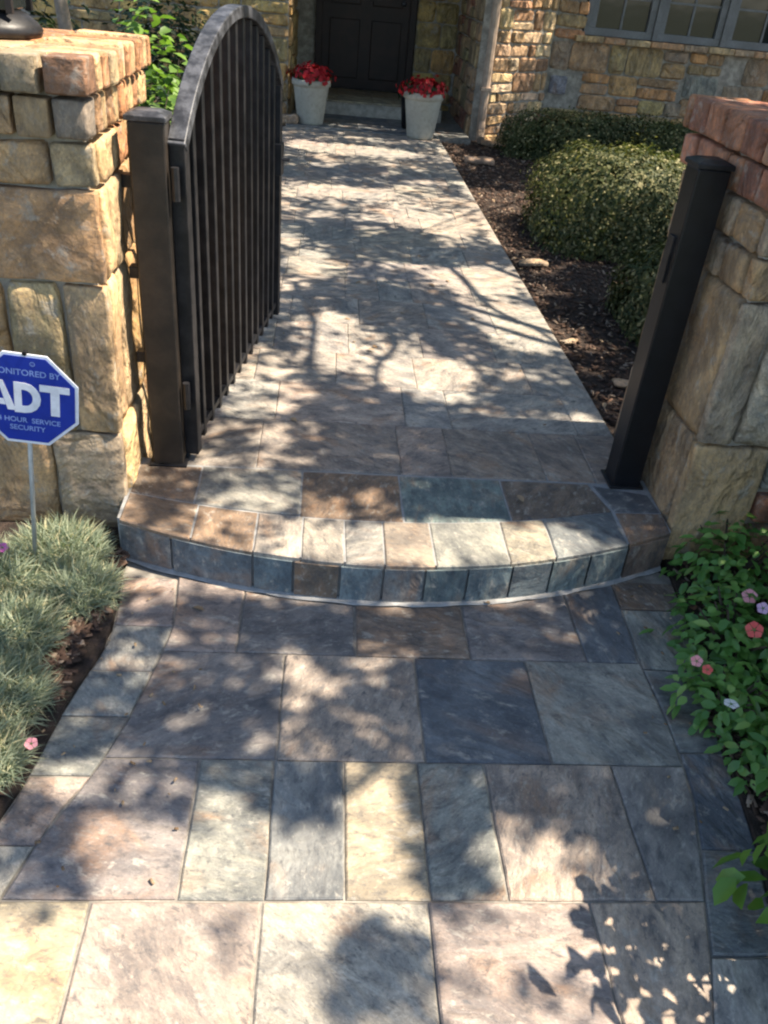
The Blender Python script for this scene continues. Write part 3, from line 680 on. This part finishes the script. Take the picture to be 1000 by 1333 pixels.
face_stone('stone', (4.01, WY, .63), (1, 0, 0), .38, .22, (0, -1, 0), .045, None, (.25, .30, .30), 'stone', 4, .005); 
face_stone('stone', (2.46, WY-.01, .56), (1, 0, 0), .19, .18, (0, -1, 0), .045, None, (.26, .31, .42), 'stone', 4, .005)
rubble((4.0, WY, 0), (1, 0, 0), .4, .865, 1.09, (0, -1, 0), HC, .1, .12, .15, .25); rubble((4.0, WY, 0), (1, 0, 0), .4, .3, .62, (0, -1, 0), HC, .1, .2, .15, .25)
rubble((WX, WY, 0), (1, 0, 0), WIN0-WX-.04, SILL-.06, 2.1, (0, -1, 0), [(.46, .30, .17), CRM, TAN, TAN], .08, .16, .16, .3)
# sill stones
x = WIN0-.16
while x < 5.5:
    x2 = x+random.uniform(.22, .4); block('sill_stone', (x+.004, WY-.06, SILL-.065), (x2-.004, WY+.1, SILL-.005), None, vary(random.choice([CRM, (.42, .28, .18), CRM, (.40, .34, .26)]), .1), rnd=.01, rough=.005); x = x2
reparent(house, [o for o in C.objects if o not in before])
# windows: three casements side by side
before = set(C.objects)
for i, (a, b) in enumerate(((WIN0, 3.52), (3.58, 4.30), (4.36, 5.2))):
    wf = empty('window', ((a+b)/2, WY+.08, SILL)); f = MB(); w2 = (b-a)/2
    f.box((-w2, -.03, 0), (w2, .05, .075)); f.box((-w2, -.03, 1.22), (w2, .05, 1.29)); f.box((-w2, -.03, .075), (-w2+.07, .05, 1.22)); f.box((w2-.07, -.03, .075), (w2, .05, 1.22))
    f.obj('frame', M['frame_grey'], wf, bevel=.004)
    m = MB(); m.box((-w2+.07, .012, .075), (w2-.07, .02, 1.22)); m.obj('pane', M['glass'], wf)
    for z in (.36, .64, .93): m = MB(); m.box((-w2+.07, -.004, z), (w2-.07, .012, z+.022)); m.obj('muntin', M['frame_grey'], wf)
    m = MB(); m.box((-.012, -.002, .075), (.012, .011, 1.22)); m.obj('muntin', M['frame_grey'], wf)
for a in (WIN0-.03, 3.55, 4.33, 5.23):
    m = MB(); m.box((a-.028, WY+.03, SILL), (a+.028, WY+.16, SILL+1.3)); m.obj('mullion', M['frame_grey'], None, bevel=.004)
for o in [o for o in C.objects if o not in before and o.parent is None]: o.parent = house; o.location = Vector(o.location)-rel(house)
# door
before = set(C.objects)
dr = empty('front_door', (.39, 11.50, .30)); m = MB(); m.box((-.52, .03, 0), (.52, .08, 2.1)); m.obj('leaf', M['door'], dr)
for sx in (-1, 1):
    for z0, z1 in ((.12, .75), (.9, 1.95)):
        m = MB(); m.box((sx*.25-.18, .012, z0), (sx*.25+.18, .03, z1)); m.obj('panel', M['door'], dr, bevel=.012)
for x0, x1, z0, z1 in ((-.60, -.52, 0, 2.18), (.52, .60, 0, 2.18), (-.52, .52, 2.1, 2.18)):
    m = MB(); m.box((x0, -.02, z0), (x1, .08, z1)); m.obj('jamb', M['door'], dr, bevel=.006)
m = MB(); m.lathe([(.0, 0), (.028, .004), (.03, .02), (.012, .03)], 12); kn = m.obj('handle', M['worn_cap'], dr, smooth=True); kn.location = (.44, .03, .95); kn.rotation_euler = (math.radians(90), 0, 0)
dr.parent = house; dr.location = Vector(dr.location)-rel(house)
# roof edge
m = MB(); m.add([(-6.2, 10.0, 3.3), (6.6, 10.4, 3.3), (6.6, 14, 4.6), (-6.2, 14, 4.6), (-6.2, 14, 3.3), (6.6, 14, 3.3)], [(0, 1, 2, 3), (0, 4, 5, 1), (0, 3, 4), (1, 5, 2), (4, 3, 2, 5)])
r_ = m.obj('roof', M['roof'], house); r_.location = -rel(house)
# downspout
m = MB(); pts = [(1.63, HY-.06, z) for z in (3.2, 1.0, .4, .30)]+[(1.63, HY-.10, .20), (1.62, HY-.24, .14)]; m.tube(pts, .045, 10)
d_ = m.obj('downspout', M['spout'], house); d_.location = -rel(house)
for z in (.6, 1.5, 2.4):
    m = MB(); m.box((1.575, HY-.112, z), (1.685, HY-.0, z+.03)); s_ = m.obj('pipe_strap', M['spout'], house); s_.location = -rel(house)
# porch floor and step
m = MB(); m.box((-.45, 9.424, -.05), (1.50, 11.5, ZT+.004)); porch = tag(m.obj('porch_floor', M['grout']), kind='structure')
x = -.45
for x0, x1 in ((-.45, -.1), (-.1, .3), (.3, .66), (.66, 1.08), (1.08, 1.5)):
    for y0, y1 in ((9.424, 9.78), (9.78, 10.12), (10.12, 10.4)):
        tile('tile', [(x0, y0), (x1, y0), (x1, y1), (x0, y1)], ZT+.012, porch, vary(random.choice([GB, DB, GB]), .1))
m = MB(); m.box((-.30, 10.42, ZT), (1.28, 11.49, .285)); ps = tag(m.obj('porch_step', M['mortar_pale']), kind='structure')
for i in range(4):
    x0 = -.30+i*.395; tile('tread_tile', [(x0, 10.40), (x0+.395, 10.40), (x0+.395, 10.9), (x0, 10.9)], .30, ps, vary((.40, .35, .22), .08)); tile('tread_tile', [(x0, 10.9), (x0+.395, 10.9), (x0+.395, 11.48), (x0, 11.48)], .30, ps, vary((.32, .24, .14), .1))

# ------------------------------------------------------------------ pots with red flowers
def pot(loc, h, r1, label):
    p = empty('flower_pot', loc, label, 'flower pot', 'white pots of red flowers beside the front door')
    m = MB(); m.lathe([(r1*.66, 0), (r1*.68, .02), (r1*.92, h*.84), (r1*.92, h*.845), (r1, h*.86), (r1*1.02, h*.93), (r1, h), (r1*.9, h), (r1*.88, h*.9)], 30); m.obj('pot', M['pot'], p, smooth=True)
    m = MB(); m.lathe([(r1*.86, h*.88), (r1*.86, h*.92)], 24); m.obj('soil', M['soil'], p)
    n = 500; d = rv(n); d[:, 2] = np.abs(d[:, 2]); P = d*np.array([r1*1.05, r1*1.05, .10])*RNG.uniform(.55, 1., (n, 1))+np.array([0, 0, h*.97])
    link('foliage', leafmesh('foliage', P-d*.01, d+rv(n)*.5, rv(n), .06, .035, M['leaf_dark'], 'fold'), p)
    n = 300; d = rv(n); d[:, 2] = np.abs(d[:, 2]); lm = np.array([noise.noise(Vector((a*2.5+loc[0], b*2.5, c*2.5))) for a, b, c in d])[:, None]; P = d*np.array([r1*1.1, r1*1.1, .13])*RNG.uniform(.7, 1.05, (n, 1))*(1+lm*.4)+np.array([0, 0, h*.98])
    link('flowers', leafmesh('flowers', P, d+rv(n)*.4, rv(n), .05, .045, M['red'], 'fold'), p)
    return p
pot((-.20, 9.66, ZT+.012), .42, .20, 'pale round pot of red flowers left of the dark front door')
pot((.95, 9.36, ZT+.004), .43, .205, 'pale round pot of red flowers right of the dark front door')
# made-up leafy plant standing in for an unclear dark thing by the right pot
sp = empty('dark_stand_in_plant', (.86, 9.85, ZT+.012), 'made-up dark leafy plant standing in for an unclear dark object behind the right red flower pot', 'stand-in plant')
m = MB(); m.lathe([(.07, 0), (.1, .28), (.105, .3), (.09, .3)], 18); m.obj('pot', M['black_metal'], sp, smooth=True)
n = 160; d = rv(n); d[:, 2] = np.abs(d[:, 2]); link('foliage', leafmesh('foliage', d*.13+np.array([0, 0, .32]), d, rv(n), .07, .03, M['leaf_dark'], 'fold'), sp)

# ------------------------------------------------------------------ vegetation
def hedge(x0, x1, y0, y1, z0, z1, n, label, cuts=0):
    cx, cy = (x0+x1)/2, (y0+y1)/2; h = empty('boxwood_hedge', (cx, cy, z0), label, 'hedge', 'clipped boxwood hedges in the right bed')
    hx, hy, hz = (x1-x0)/2, (y1-y0)/2, z1-z0
    # superellipsoid-ish surface sampling
    d = rv(n); d[:, 2] = np.abs(d[:, 2]); e = (np.abs(d)**4.6).sum(1, keepdims=True)**(1/4.6); q = d/e
    lump = np.array([noise.noise(Vector((a*3.1+cx, b*3.1, c*3))) for a, b, c in q])[:, None]
    dep = 1-np.abs(RNG.normal(0, .075, (n, 1))); P = q*dep*(1+lump*.17)*np.array([hx, hy, hz])
    out = RNG.uniform(0, 1, n) < .03; P[out] *= RNG.uniform(1.03, 1.13, (out.sum(), 1))
    low = (RNG.uniform(0, 1, n) < .4) & ~out; P[low, 2] = RNG.uniform(0.02, hz*.75, low.sum())
    nn = d+rv(n)*.55
    link('foliage', leafmesh('foliage', P, nn, rv(n)+np.array([0, 0, .4]), RNG.uniform(.022, .04, n), RNG.uniform(.014, .022, n), M['leaf_hedge'], 'fold'), h)
    m = MB()
    for i in range(26):
        a = random.uniform(-hx*.5, hx*.5); b = random.uniform(-hy*.5, hy*.5); m.tube([(a*.6, b*.6, -.02), (a, b, hz*.4), (a*1.5+random.uniform(-.05, .05), b*1.5, hz*.85)], [.01, .008, .004], 5)
    m.obj('stem', M['bark'], h)
    # inner, densely leafed body so light does not pass straight through
    k = n//2; d = rv(k); d[:, 2] = np.abs(d[:, 2]); e = (np.abs(d)**5).sum(1, keepdims=True)**(1/5); P = d/e*np.array([hx, hy, hz])*RNG.uniform(.35, .85, (k, 1))
    link('inner_foliage', leafmesh('inner_foliage', P, d+rv(k)*.3, rv(k), .075, .06, M['leaf_hedge'], 'fold'), h)
hedge(1.47, 2.75, 5.35, 6.55, .09, .68, 20000, 'large clipped boxwood hedge with a sunlit top, behind the right gate post')
hedge(1.78, 3.75, 8.75, 9.45, .09, .53, 13000, 'dark clipped boxwood hedge along the stone wall below the window')
hedge(1.60, 2.5, 3.75, 4.65, .09, .46, 14000, 'low boxwood hedge right behind the right gate post')
hedge(2.85, 3.5, 7.8, 8.45, .09, .62, 8000, 'small upright boxwood between the large hedge and the window wall')

def shrub(name, loc, r, h, n, mat, lab, cat, leafL=.05, leafW=.026, shape='oval', group=None, zmin=.1, up=.4, shell=.35, stems=9):
    p = empty(name, loc, lab, cat, group)
    m = MB()
    for i in range(stems):
        a = random.uniform(0, 6.28); q = r*random.uniform(.3, .8); m.tube([(0.02*math.cos(a), .02*math.sin(a), -.02), (q*.5*math.cos(a), q*.5*math.sin(a), h*.4), (q*math.cos(a), q*math.sin(a), h*random.uniform(.7, .92))], [.008, .006, .002], 5)
    m.obj('stem', M['bark'], p)
    d = rv(n); d[:, 2] = np.where(d[:, 2] < 0, -d[:, 2], d[:, 2])
    lump = np.array([noise.noise(Vector((a*2.4+loc[0]*7, b*2.4, c*2.4))) for a, b, c in d])[:, None]
    rad = (1-RNG.uniform(0, 1, (n, 1))**1.5*shell)*(1+lump*.35); P = d*rad*np.array([r, r, h*(1-zmin)])+np.array([0, 0, h*zmin])
    nn = d*.6+np.array([0, 0, up])+rv(n)*.45; tt = d+rv(n)*.6
    link('foliage', leafmesh('foliage', P, nn, tt, RNG.uniform(.45, 1.25, n)*leafL, RNG.uniform(.75, 1.15, n)*leafW, M[mat], shape), p)
    return p
def flower(par, wp, r, mat, tilt=(0, 0, 1), eye=True):
    f = MB(); base = Vector(wp)-Vector(par.location); z = Vector(tilt).normalized(); a = z.orthogonal().normalized(); b = z.cross(a); ph = random.uniform(0, 6)
    P = lambda u, v, h_: base+a*u+b*v+z*h_
    for i in range(5):
        q = ph+i*2*math.pi/5; pv = []
        for rr, da, hh in ((.12, 0, 0), (.55, -.6, .08), (.95, -.58, .12), (1.08, 0, .06), (.95, .58, .12), (.55, .6, .08)): pv.append(P(rr*r*math.cos(q+da), rr*r*math.sin(q+da), hh*r))
        f.add(pv, [(0, 1, 2, 3), (0, 3, 4, 5)])
    o = f.obj('flower', M[mat], par); e = MB(); e.tube([P(0, 0, -.02), P(0, 0, r*.12)], r*.14, 6); e.obj('stalk', M['leaf_vinca'], o)
    return o
# right front bed: vinca
V = [((1.36, 2.08, .0), .19, .24, 420, 'green flowering plant at the foot of the right pier, bare of blooms', 'periwinkle'),
     ((1.24, 1.74, .0), .20, .20, 460, 'green plant with two pink blooms and one coral bloom beside the patio edge', 'periwinkle'),
     ((1.50, 1.78, .0), .22, .26, 460, 'green plant at the right picture edge behind the blooming one', 'periwinkle'),
     ((1.12, 1.52, .0), .13, .15, 240, 'low green plant with two small salmon blooms next to the border tiles', 'periwinkle'),
     ((1.16, 1.33, .0), .105, .14, 260, 'bright green plant with one white bloom nearest the patio curve', 'periwinkle'),
     ((1.38, 1.50, .0), .16, .2, 320, 'leafy green plant between the white bloomed plant and the pink bloomed one', 'periwinkle')]
vp = [shrub('periwinkle_plant', l, r, h, n, 'leaf_vinca', lab, cat, .044, .023, 'oval', 'periwinkle plants in the right front bed', .12, .7, .6) for l, r, h, n, lab, cat in V]
T = (-.3, -.5, .8)
flower(vp[1], (1.238, 1.766, .205), .021, 'pink', T); flower(vp[1], (1.255, 1.715, .205), .017, 'lilac', T); flower(vp[1], (1.193, 1.628, .20), .023, 'coral', T)
flower(vp[3], (.992, 1.512, .19), .015, 'pink', T); flower(vp[3], (1.012, 1.487, .185), .013, 'coral', T); flower(vp[4], (1.03, 1.375, .18), .018, 'white_petal', (0, .1, 1))
# shrub at the lower right, mostly outside the picture
def bush(name, loc, r, h, n, mat, lab, cat, L, W):
    return shrub(name, loc, r, h, n, mat, lab, cat, L, W, 'oval', None, .15, .5, .75, 14)
bush('glossy_shrub', (1.25, .80, .0), .37, .86, 1250, 'leaf_shrub', 'bright green glossy shrub reaching in at the lower right corner', 'shrub', .07, .042)
bush('tall_shrub', (2.0, 1.66, .0), .52, 1.6, 8500, 'leaf_shrub', 'tall leafy shrub before the right garden wall, outside the picture', 'shrub', .06, .034)
# left front bed: grey green pinks
def pinks(loc, r, h, n, lab):
    p = empty('dianthus_plant', loc, lab, 'dianthus', 'grey green dianthus mounds in the left front bed')
    a = RNG.uniform(0, 2*np.pi, n); q = np.sqrt(RNG.uniform(0, 1, n))*r*.8; base = np.stack([q*np.cos(a), q*np.sin(a), h*.75*(1-(q/r)**2)*RNG.uniform(.2, 1, n)], 1)
    out = np.stack([np.cos(a), np.sin(a), np.zeros(n)], 1)*(q/r)[:, None]+rv(n)*.45+np.array([0, 0, .75])
    link('foliage', leafmesh('foliage', base, rv(n)+out*.2, out, RNG.uniform(.025, .085, n), RNG.uniform(.0018, .0038, n), M['blade_grey'], 'blade'), p)
    return p
dp = [pinks((-.76, 2.06, .01), .17, .12, 4420, 'grey green spiky mound right at the foot of the sign pole'),
      pinks((-.66, 1.90, .01), .12, .10, 3060, 'small grey green mound nearest the step corner'),
      pinks((-.90, 1.92, .01), .18, .13, 4420, 'grey green mound with a magenta bloom at the left picture edge'),
      pinks((-.80, 1.70, .01), .16, .12, 4080, 'pale sunlit grey green mound below the sign'),
      pinks((-.76, 1.48, .01), .15, .11, 3740, 'blue green mound beside the left border tiles'),
      pinks((-.72, 1.29, .01), .10, .09, 2550, 'lowest grey green mound with a pink bloom by the patio'),
      pinks((-.93, 1.35, .01), .16, .12, 2550, 'grey green mound beyond the pink bloomed one, at the picture edge'),
      pinks((-1.08, 1.72, .01), .2, .12, 2000, 'grey green mound outside the picture to the left')]
flower(dp[2], (-.877, 1.965, .13), .016, 'magenta', (.1, -.4, .9)); flower(dp[5], (-.600, 1.285, .10), .014, 'pink', (.1, -.3, .9))
# shrubs behind the left pier
shrub('evergreen_shrub', (-1.05, 4.5, .09), .42, 1.0, 2600, 'leaf_dark', 'dark evergreen shrub standing behind the left pier', 'shrub', .07, .035, 'fold')
shrub('lime_shrub', (-1.02, 5.3, .09), .34, 1.18, 900, 'leaf_lime', 'lime green shrub with sunlit leaves between the left pier and the gate', 'shrub', .09, .05, 'oval')
shrub('evergreen_shrub', (-2.3, 6.2, .09), .85, 1.5, 4500, 'leaf_dark', 'wide dark shrub behind the lantern on the left pier', 'shrub', .08, .04, 'fold')
shrub('evergreen_shrub', (-1.35, 7.6, .09), .5, 1.25, 2400, 'leaf_dark', 'dark shrub before the left house wall beside the gate top', 'shrub', .08, .04, 'fold')
yt = empty('young_tree', (-1.62, 5.9, .09), 'young tree with a slim pale trunk rising behind the left pier', 'tree')
m = MB(); m.tube([(0, 0, -.02), (.03, 0, .7), (-.03, .02, 1.4), (.05, .0, 2.4), (.0, 0, 3.2)], [.05, .042, .036, .03, .015], 10); m.obj('trunk', M['pale_bark'], yt, smooth=True)
n = 1500; d = rv(n); link('crown', leafmesh('crown', d*np.array([.7, .7, .6])*RNG.uniform(.4, 1, (n, 1))+np.array([0, 0, 3.1]), d+rv(n)*.5, rv(n), .09, .045, M['leaf_tree'], 'fold'), yt)

# ------------------------------------------------------------------ mulch, fallen leaves, edging stones
def scatter_chips(name, regions, n, mat, L, lab=None):
    P = []
    for (x0, x1, y0, y1, z, wgt) in regions:
        k = int(n*wgt); P.append(np.stack([RNG.uniform(x0, x1, k), RNG.uniform(y0, y1, k), np.full(k, z)+RNG.uniform(0, .012, k)], 1))
    P = np.concatenate(P); k = len(P); T = rv(k); T[:, 2] *= .35; N = rv(k)*.5+np.array([0, 0, 1.]); N /= np.linalg.norm(N, axis=1, keepdims=True); T -= N*(T*N).sum(1, keepdims=True); T /= np.linalg.norm(T, axis=1, keepdims=True); B = np.cross(N, T)
    l = (RNG.uniform(.4, 1.2, k)*L)[:, None]; w_ = l*RNG.uniform(.25, .5, (k, 1)); t = .004
    v = np.stack([P-T*l/2-B*w_/2, P+T*l/2-B*w_*.3, P+T*l*.4+B*w_/2, P-T*l*.45+B*w_*.4, P-T*l/2-B*w_/2+N*t, P+T*l/2-B*w_*.3+N*t, P+T*l*.4+B*w_/2+N*t, P-T*l*.45+B*w_*.4+N*t], 1)
    f = np.array([[4, 5, 6, 7], [0, 1, 5, 4], [1, 2, 6, 5], [2, 3, 7, 6], [3, 0, 4, 7]])
    me = mesh_np(name, v.reshape(-1, 3), f[None]+8*np.arange(k)[:, None, None], 4, mat)
    return tag(link(name, me), lab, kind='stuff')
tag(scatter_chips('mulch', [(1.17, 3.4, 2.95, 5.4, .097, .38), (1.17, 2.2, 5.4, 9.6, .097, .26), (-1.5, -.5, 3.0, 9.6, .097, .1), (-.95, -.655, 1.1, 1.5, .014, .07), (-.95, -.60, 1.5, 1.75, .014, .05), (-.95, -.565, 1.75, 2.15, .014, .06), (1.2, 1.7, 1.1, 2.18, .014, .10), (1.06, 1.3, .8, 1.5, .014, .05)], 15000, M['chip'], .035), 'dark brown bark mulch covering the planting beds', 'mulch')
tag(scatter_chips('bark_crumbs', [(-.62, -.25, .9, 2.0, .003, .4), (.85, 1.15, 1.1, 2.1, .003, .25), (-.4, 1.1, 2.6, 9, ZT+.003, .3)], 90, M['dry_leaf'], .012), 'small bark crumbs strewn over the paving edges', 'bark crumbs')
P = np.concatenate([np.stack([RNG.uniform(1.17, 1.9, 70), RNG.uniform(3, 9, 70), np.full(70, .115)], 1), np.stack([RNG.uniform(-.4, 1.1, 22), RNG.uniform(2.7, 9.2, 22), np.full(22, ZT+.006)], 1), np.array([[-.62, 1.9, .02], [.55, 1.93, .01], [.7, 2.3, ZT+.01], [-.3, 1.86, .01]])])
k = len(P); fl = link('fallen_leaves', leafmesh('fallen_leaves', P, rv(k)*.25+np.array([0, 0, 1.]), rv(k)*np.array([1, 1, .1]), RNG.uniform(.025, .05, k), RNG.uniform(.015, .025, k), M['dry_leaf'], 'oval')); fl['kind'] = 'stuff'
tag(fl, 'scattered dry tan leaves on the mulch and paving', 'fallen leaves')
for (x, y, r, lab) in ((1.32, 5.18, .085, 'flat cream edging stone lying on the mulch before the large hedge'), (1.40, 3.42, .07, 'flat pale stone on the mulch beside the walkway, nearest the gate post'), (1.45, 8.45, .14, 'reddish flat stone on the mulch near the downspout'), (1.24, 3.9, .05, 'small tan stone at the walkway edge'), (1.75, 9.45, .12, 'pale splash stone under the downspout'), (-.42, 9.55, .10, 'rounded pale stone beside the left flower pot')):
    before = set(C.objects); o = block('garden_stone', (x-r, y-r*.6, .10 if x > 0 else .145), (x+r, y+r*.6, .10+r*.35 if x > 0 else .24), None, vary((.42, .34, .25), .1), rnd=.03, rough=.02, grid=7); tag(o, lab, 'stone')

# ------------------------------------------------------------------ shade trees standing to the right, outside the picture
SX, SY = S.x/S.z, S.y/S.z
E_ = [(0.14, 0.86, 0.80, 0.15, 0.05), (0.17, 0.83, 0.08, 0.09, 0.97), (-0.16, 0.91, 0.07, 0.02, 0.6), (0.44, 0.77, 0.1, 0.03, 0.5), (-0.39, 1.1, 0.18, 0.11, 0.93), (-0.3, 1.05, 0.11, 0.08, 0.08), (-0.14, 1.12, 0.09, 0.15, 0.1), (0.02, 1.09, 0.09, 0.11, 0.12), (0.02, 1.23, 0.09, 0.05, 0.85), (0.19, 1.15, 0.08, 0.19, 0.12), (0.34, 1.15, 0.08, 0.18, 0.9), (0.59, 1.07, 0.16, 0.1, 0.05), (0.53, 1.19, 0.07, 0.05, 0.2), (-0.24, 1.47, 0.19, 0.18, 0.93), (-0.02, 1.53, 0.04, 0.19, 0.15), (0.14, 1.46, 0.12, 0.12, 0.9), (0.25, 1.57, 0.05, 0.17, 0.2), (0.57, 1.52, 0.31, 0.21, 0.985), (0.91, 1.45, 0.29, 0.43, 0.985), (0.81, 1.2, 0.16, 0.10, 0.98), (-0.37, 1.95, 0.16, 0.05, 0.3), (-0.33, 1.82, 0.17, 0.07, 0.55), (-0.53, 1.28, 0.07, 0.05, 0.15), (-0.49, 1.69, 0.06, 0.06, 0.3), (-0.43, 1.14, 0.05, 0.1, 0.8), (-0.0, 1.87, 0.2, 0.1, 0.85), (0.31, 1.81, 0.11, 0.07, 0.6), (0.69, 1.87, 0.29, 0.14, 0.93)]
G_ = [(0.22, 2.05, 0.59, 0.11, 0.12), (-0.25, 2.08, 0.14, 0.08, 0.3), (-0.08, 2.52, 0.19, 0.05, 0.25), (0.71, 2.11, 0.13, 0.1, 0.1), (0.55, 2.39, 0.54, 0.14, 0.97), (-0.17, 2.31, 0.3, 0.09, 0.8), (0.03, 2.21, 0.15, 0.05, 0.6), (0.92, 2.88, 0.25, 0.11, 0.05), (0.58, 2.58, 0.46, 0.14, 0.95), (0.83, 3.15, 0.27, 0.15, 0.95), (0.45, 3.3, 0.21, 0.21, 0.04), (0.89, 4.73, 0.26, 0.26, 0.06), (1.06, 3.99, 0.23, 0.29, 0.08), (0.24, 4.18, 0.36, 0.26, 0.95), (-0.37, 3.3, 0.19, 0.2, 0.25), (0.3, 3.62, 0.18, 0.13, 0.2), (-0.19, 3.03, 0.18, 0.13, 0.2), (-0.17, 2.68, 0.08, 0.06, 0.1), (0.26, 2.94, 0.21, 0.14, 0.95), (0.05, 3.87, 0.15, 0.14, 0.15), (0.08, 3.49, 0.12, 0.18, 0.15), (0.56, 5.14, 0.34, 0.2, 0.93), (0.73, 5.91, 0.33, 0.29, 0.15), (0.19, 5.57, 0.41, 0.23, 0.9), (1.01, 6.43, 0.3, 0.24, 0.2), (-0.09, 4.83, 0.13, 0.21, 0.15), (0.15, 6.65, 0.41, 0.2, 0.15), (0.62, 7.51, 0.41, 0.19, 0.9), (0.24, 8.4, 0.58, 0.23, 0.1), (-0.16, 7.23, 0.19, 0.18, 0.85)]
SPOTS = [(x, y, a, b, d) for x, y, a, b, d in E_]+[(x-ZT*SX, y-ZT*SY, a, b, d) for x, y, a, b, d in G_]
def lit(x0, x1, y0, y1): return (x0, x1, y0, y1)
BOX = [(-2.6, -.62, 2.0, 3.25, .04), (-2.2, -.6, .9, 2.0, .40), (1.0, 2.35, 5.45, 7.3, .12), (.2, 1.75, 9.55, 10.4, .28), (-2.2, -1.2, 4.6, 5.6, .1), (1.9, 5.5, 9.9, 10.6, .93), (1.35, 3.5, 8.0, 9.5, .93), (1.2, 2.4, 3.0, 5.2, .85), (-1.2, .9, 9.15, 9.6, .92)]
def dens(X, Y):  # leaf cover wanted per ground patch; crowns are shaped to cast this shade
    D = np.full(X.shape, .66)
    for x0, x1, y0, y1, d in BOX: D[(X > x0) & (X < x1) & (Y > y0) & (Y < y1)] = d
    for x, y, a, b, d in SPOTS:
        wq = np.clip(1.5-np.sqrt(((X-x)/a)**2+((Y-y)/b)**2)*1.0, 0, .5)*2; D = D*(1-wq)+d*wq
    return np.clip(D, 0, .988)
CX0, CX1, CY0, CY1 = -3.0, 4.2, .2, 11.5
gx, gy = np.meshgrid(np.linspace(0, 60, 241), np.linspace(0, 60, 241), indexing='ij')
def vnoise(X, Y, s, seed):
    r = np.random.default_rng(seed); g = r.uniform(0, 1, (200, 200)); xi = (X-CX0+3)/s; yi = (Y-CY0+3)/s; i = xi.astype(int) % 199; j = yi.astype(int) % 199; a = xi-np.floor(xi); b = yi-np.floor(yi)
    a = a*a*(3-2*a); b = b*b*(3-2*b)
    return g[i, j]*(1-a)*(1-b)+g[i+1, j]*a*(1-b)+g[i, j+1]*(1-a)*b+g[i+1, j+1]*a*b
trunks = [Vector((4.6, 2.3, 0)), Vector((5.6, 8.9, 0))]
nl = 400000
X = RNG.uniform(CX0, CX1, nl); Y = RNG.uniform(CY0, CY1, nl)
Dm = dens(X, Y); tau = -np.log(1-Dm)
cl = .55+.9*(.5*vnoise(X, Y, .11, 3)+.5*vnoise(X, Y*.8, .27, 4)+.0); cl = np.clip(cl, .15, 3); cl = np.where(Dm > .9, 1., np.where(Dm < .1, cl*.8, np.clip((cl-.72)*5.2, 0, 3.0)))
rate = np.where(Dm < .17, 0, tau*cl); acc = RNG.uniform(0, 4.6, nl) < rate
X = X[acc]; Y = Y[acc]; n = len(X)
HT = RNG.uniform(2.9, 4.7, n)+.5*vnoise(X, Y, .8, 9)
P = np.stack([X+SX*HT, Y+SY*HT, HT], 1)
which = (Y > 5.2+.6*(vnoise(X, Y, .5, 5)-.5)).astype(int)
limbs = [[(.68, 5.33), (.80, 4.74), (.90, 4.24), (1.09, 3.94), (1.23, 3.57)], [(.25, 4.56), (.25, 4.36), (.31, 3.91), (.35, 3.63), (.25, 3.35), (.26, 2.91)], [(.48, 4.36), (.56, 3.75), (.68, 3.49), (.74, 3.26)], [(-.06, 4.5), (-.03, 3.86), (-.03, 3.31), (.08, 3.0)]]  # limbs laid out so their shadows curve across the walkway
def at(p, h): return Vector((p[0]-ZT*SX+SX*h, p[1]-ZT*SY+SY*h, h))
for ti, (base, lab) in enumerate(((trunks[0], 'tall shade tree right of the gate pier, outside the picture'), (trunks[1], 'tall shade tree beside the window wall, outside the picture'))):
    t = empty('shade_tree', base, lab, 'tree', 'shade trees right of the walkway'); m = MB(); top = Vector((-.2, .1, 3.0))
    m.tube([(0, 0, -.1), (.03, .0, 1.2), (-.05, .04, 2.2), top], [.17, .13, .11, .09], 12)
    sel = P[which == ti]
    ok_ = np.nonzero((sel[:, 1]-SY*sel[:, 2] > 1.3) & (sel[:, 0]-SX*sel[:, 2] > .3))[0]; idx = RNG.choice(ok_, 26, replace=False)
    for i in idx:
        e = Vector(sel[i])-base; mid = top.lerp(e, .5)+Vector((random.uniform(-.3, .3), random.uniform(-.3, .3), -.15)); m.tube([top*.97, top.lerp(mid, .5)+Vector((0, 0, .05)), mid, mid.lerp(e, .6)+Vector((0, 0, .06)), e], [.045, .03, .02, .012, .004], 6)
    if ti == 0:
        for li, pl in enumerate(limbs):
            h = 3.1+.15*li; pts = [top]+[top.lerp(at(pl[0], h)-base, .55)+Vector((0, .1, -.15))]+[at(q, h+.04*k)-base for k, q in enumerate(pl)]
            sm = []
            for k in range(len(pts)-1):
                p0, p1, p2, p3 = pts[max(0, k-1)], pts[k], pts[k+1], pts[min(len(pts)-1, k+2)]
                for q in range(4):
                    u = q/4; sm.append(.5*((2*p1)+(p2-p0)*u+(2*p0-5*p1+4*p2-p3)*u*u+(3*p1-p0-3*p2+p3)*u**3))
            sm.append(pts[-1]); m.tube(sm, [.03-(.017*k/len(sm)) for k in range(len(sm))], 8)
    m.obj('trunk', M['bark'], t, smooth=True)
    k = len(sel); N = rv(k)*.7+np.array([S.x, S.y, S.z])*.9
    link('crown', leafmesh('crown', sel-np.array(base), N, rv(k), RNG.uniform(.05, .085, k), RNG.uniform(.032, .05, k), M['leaf_tree'], 'fold'), t)
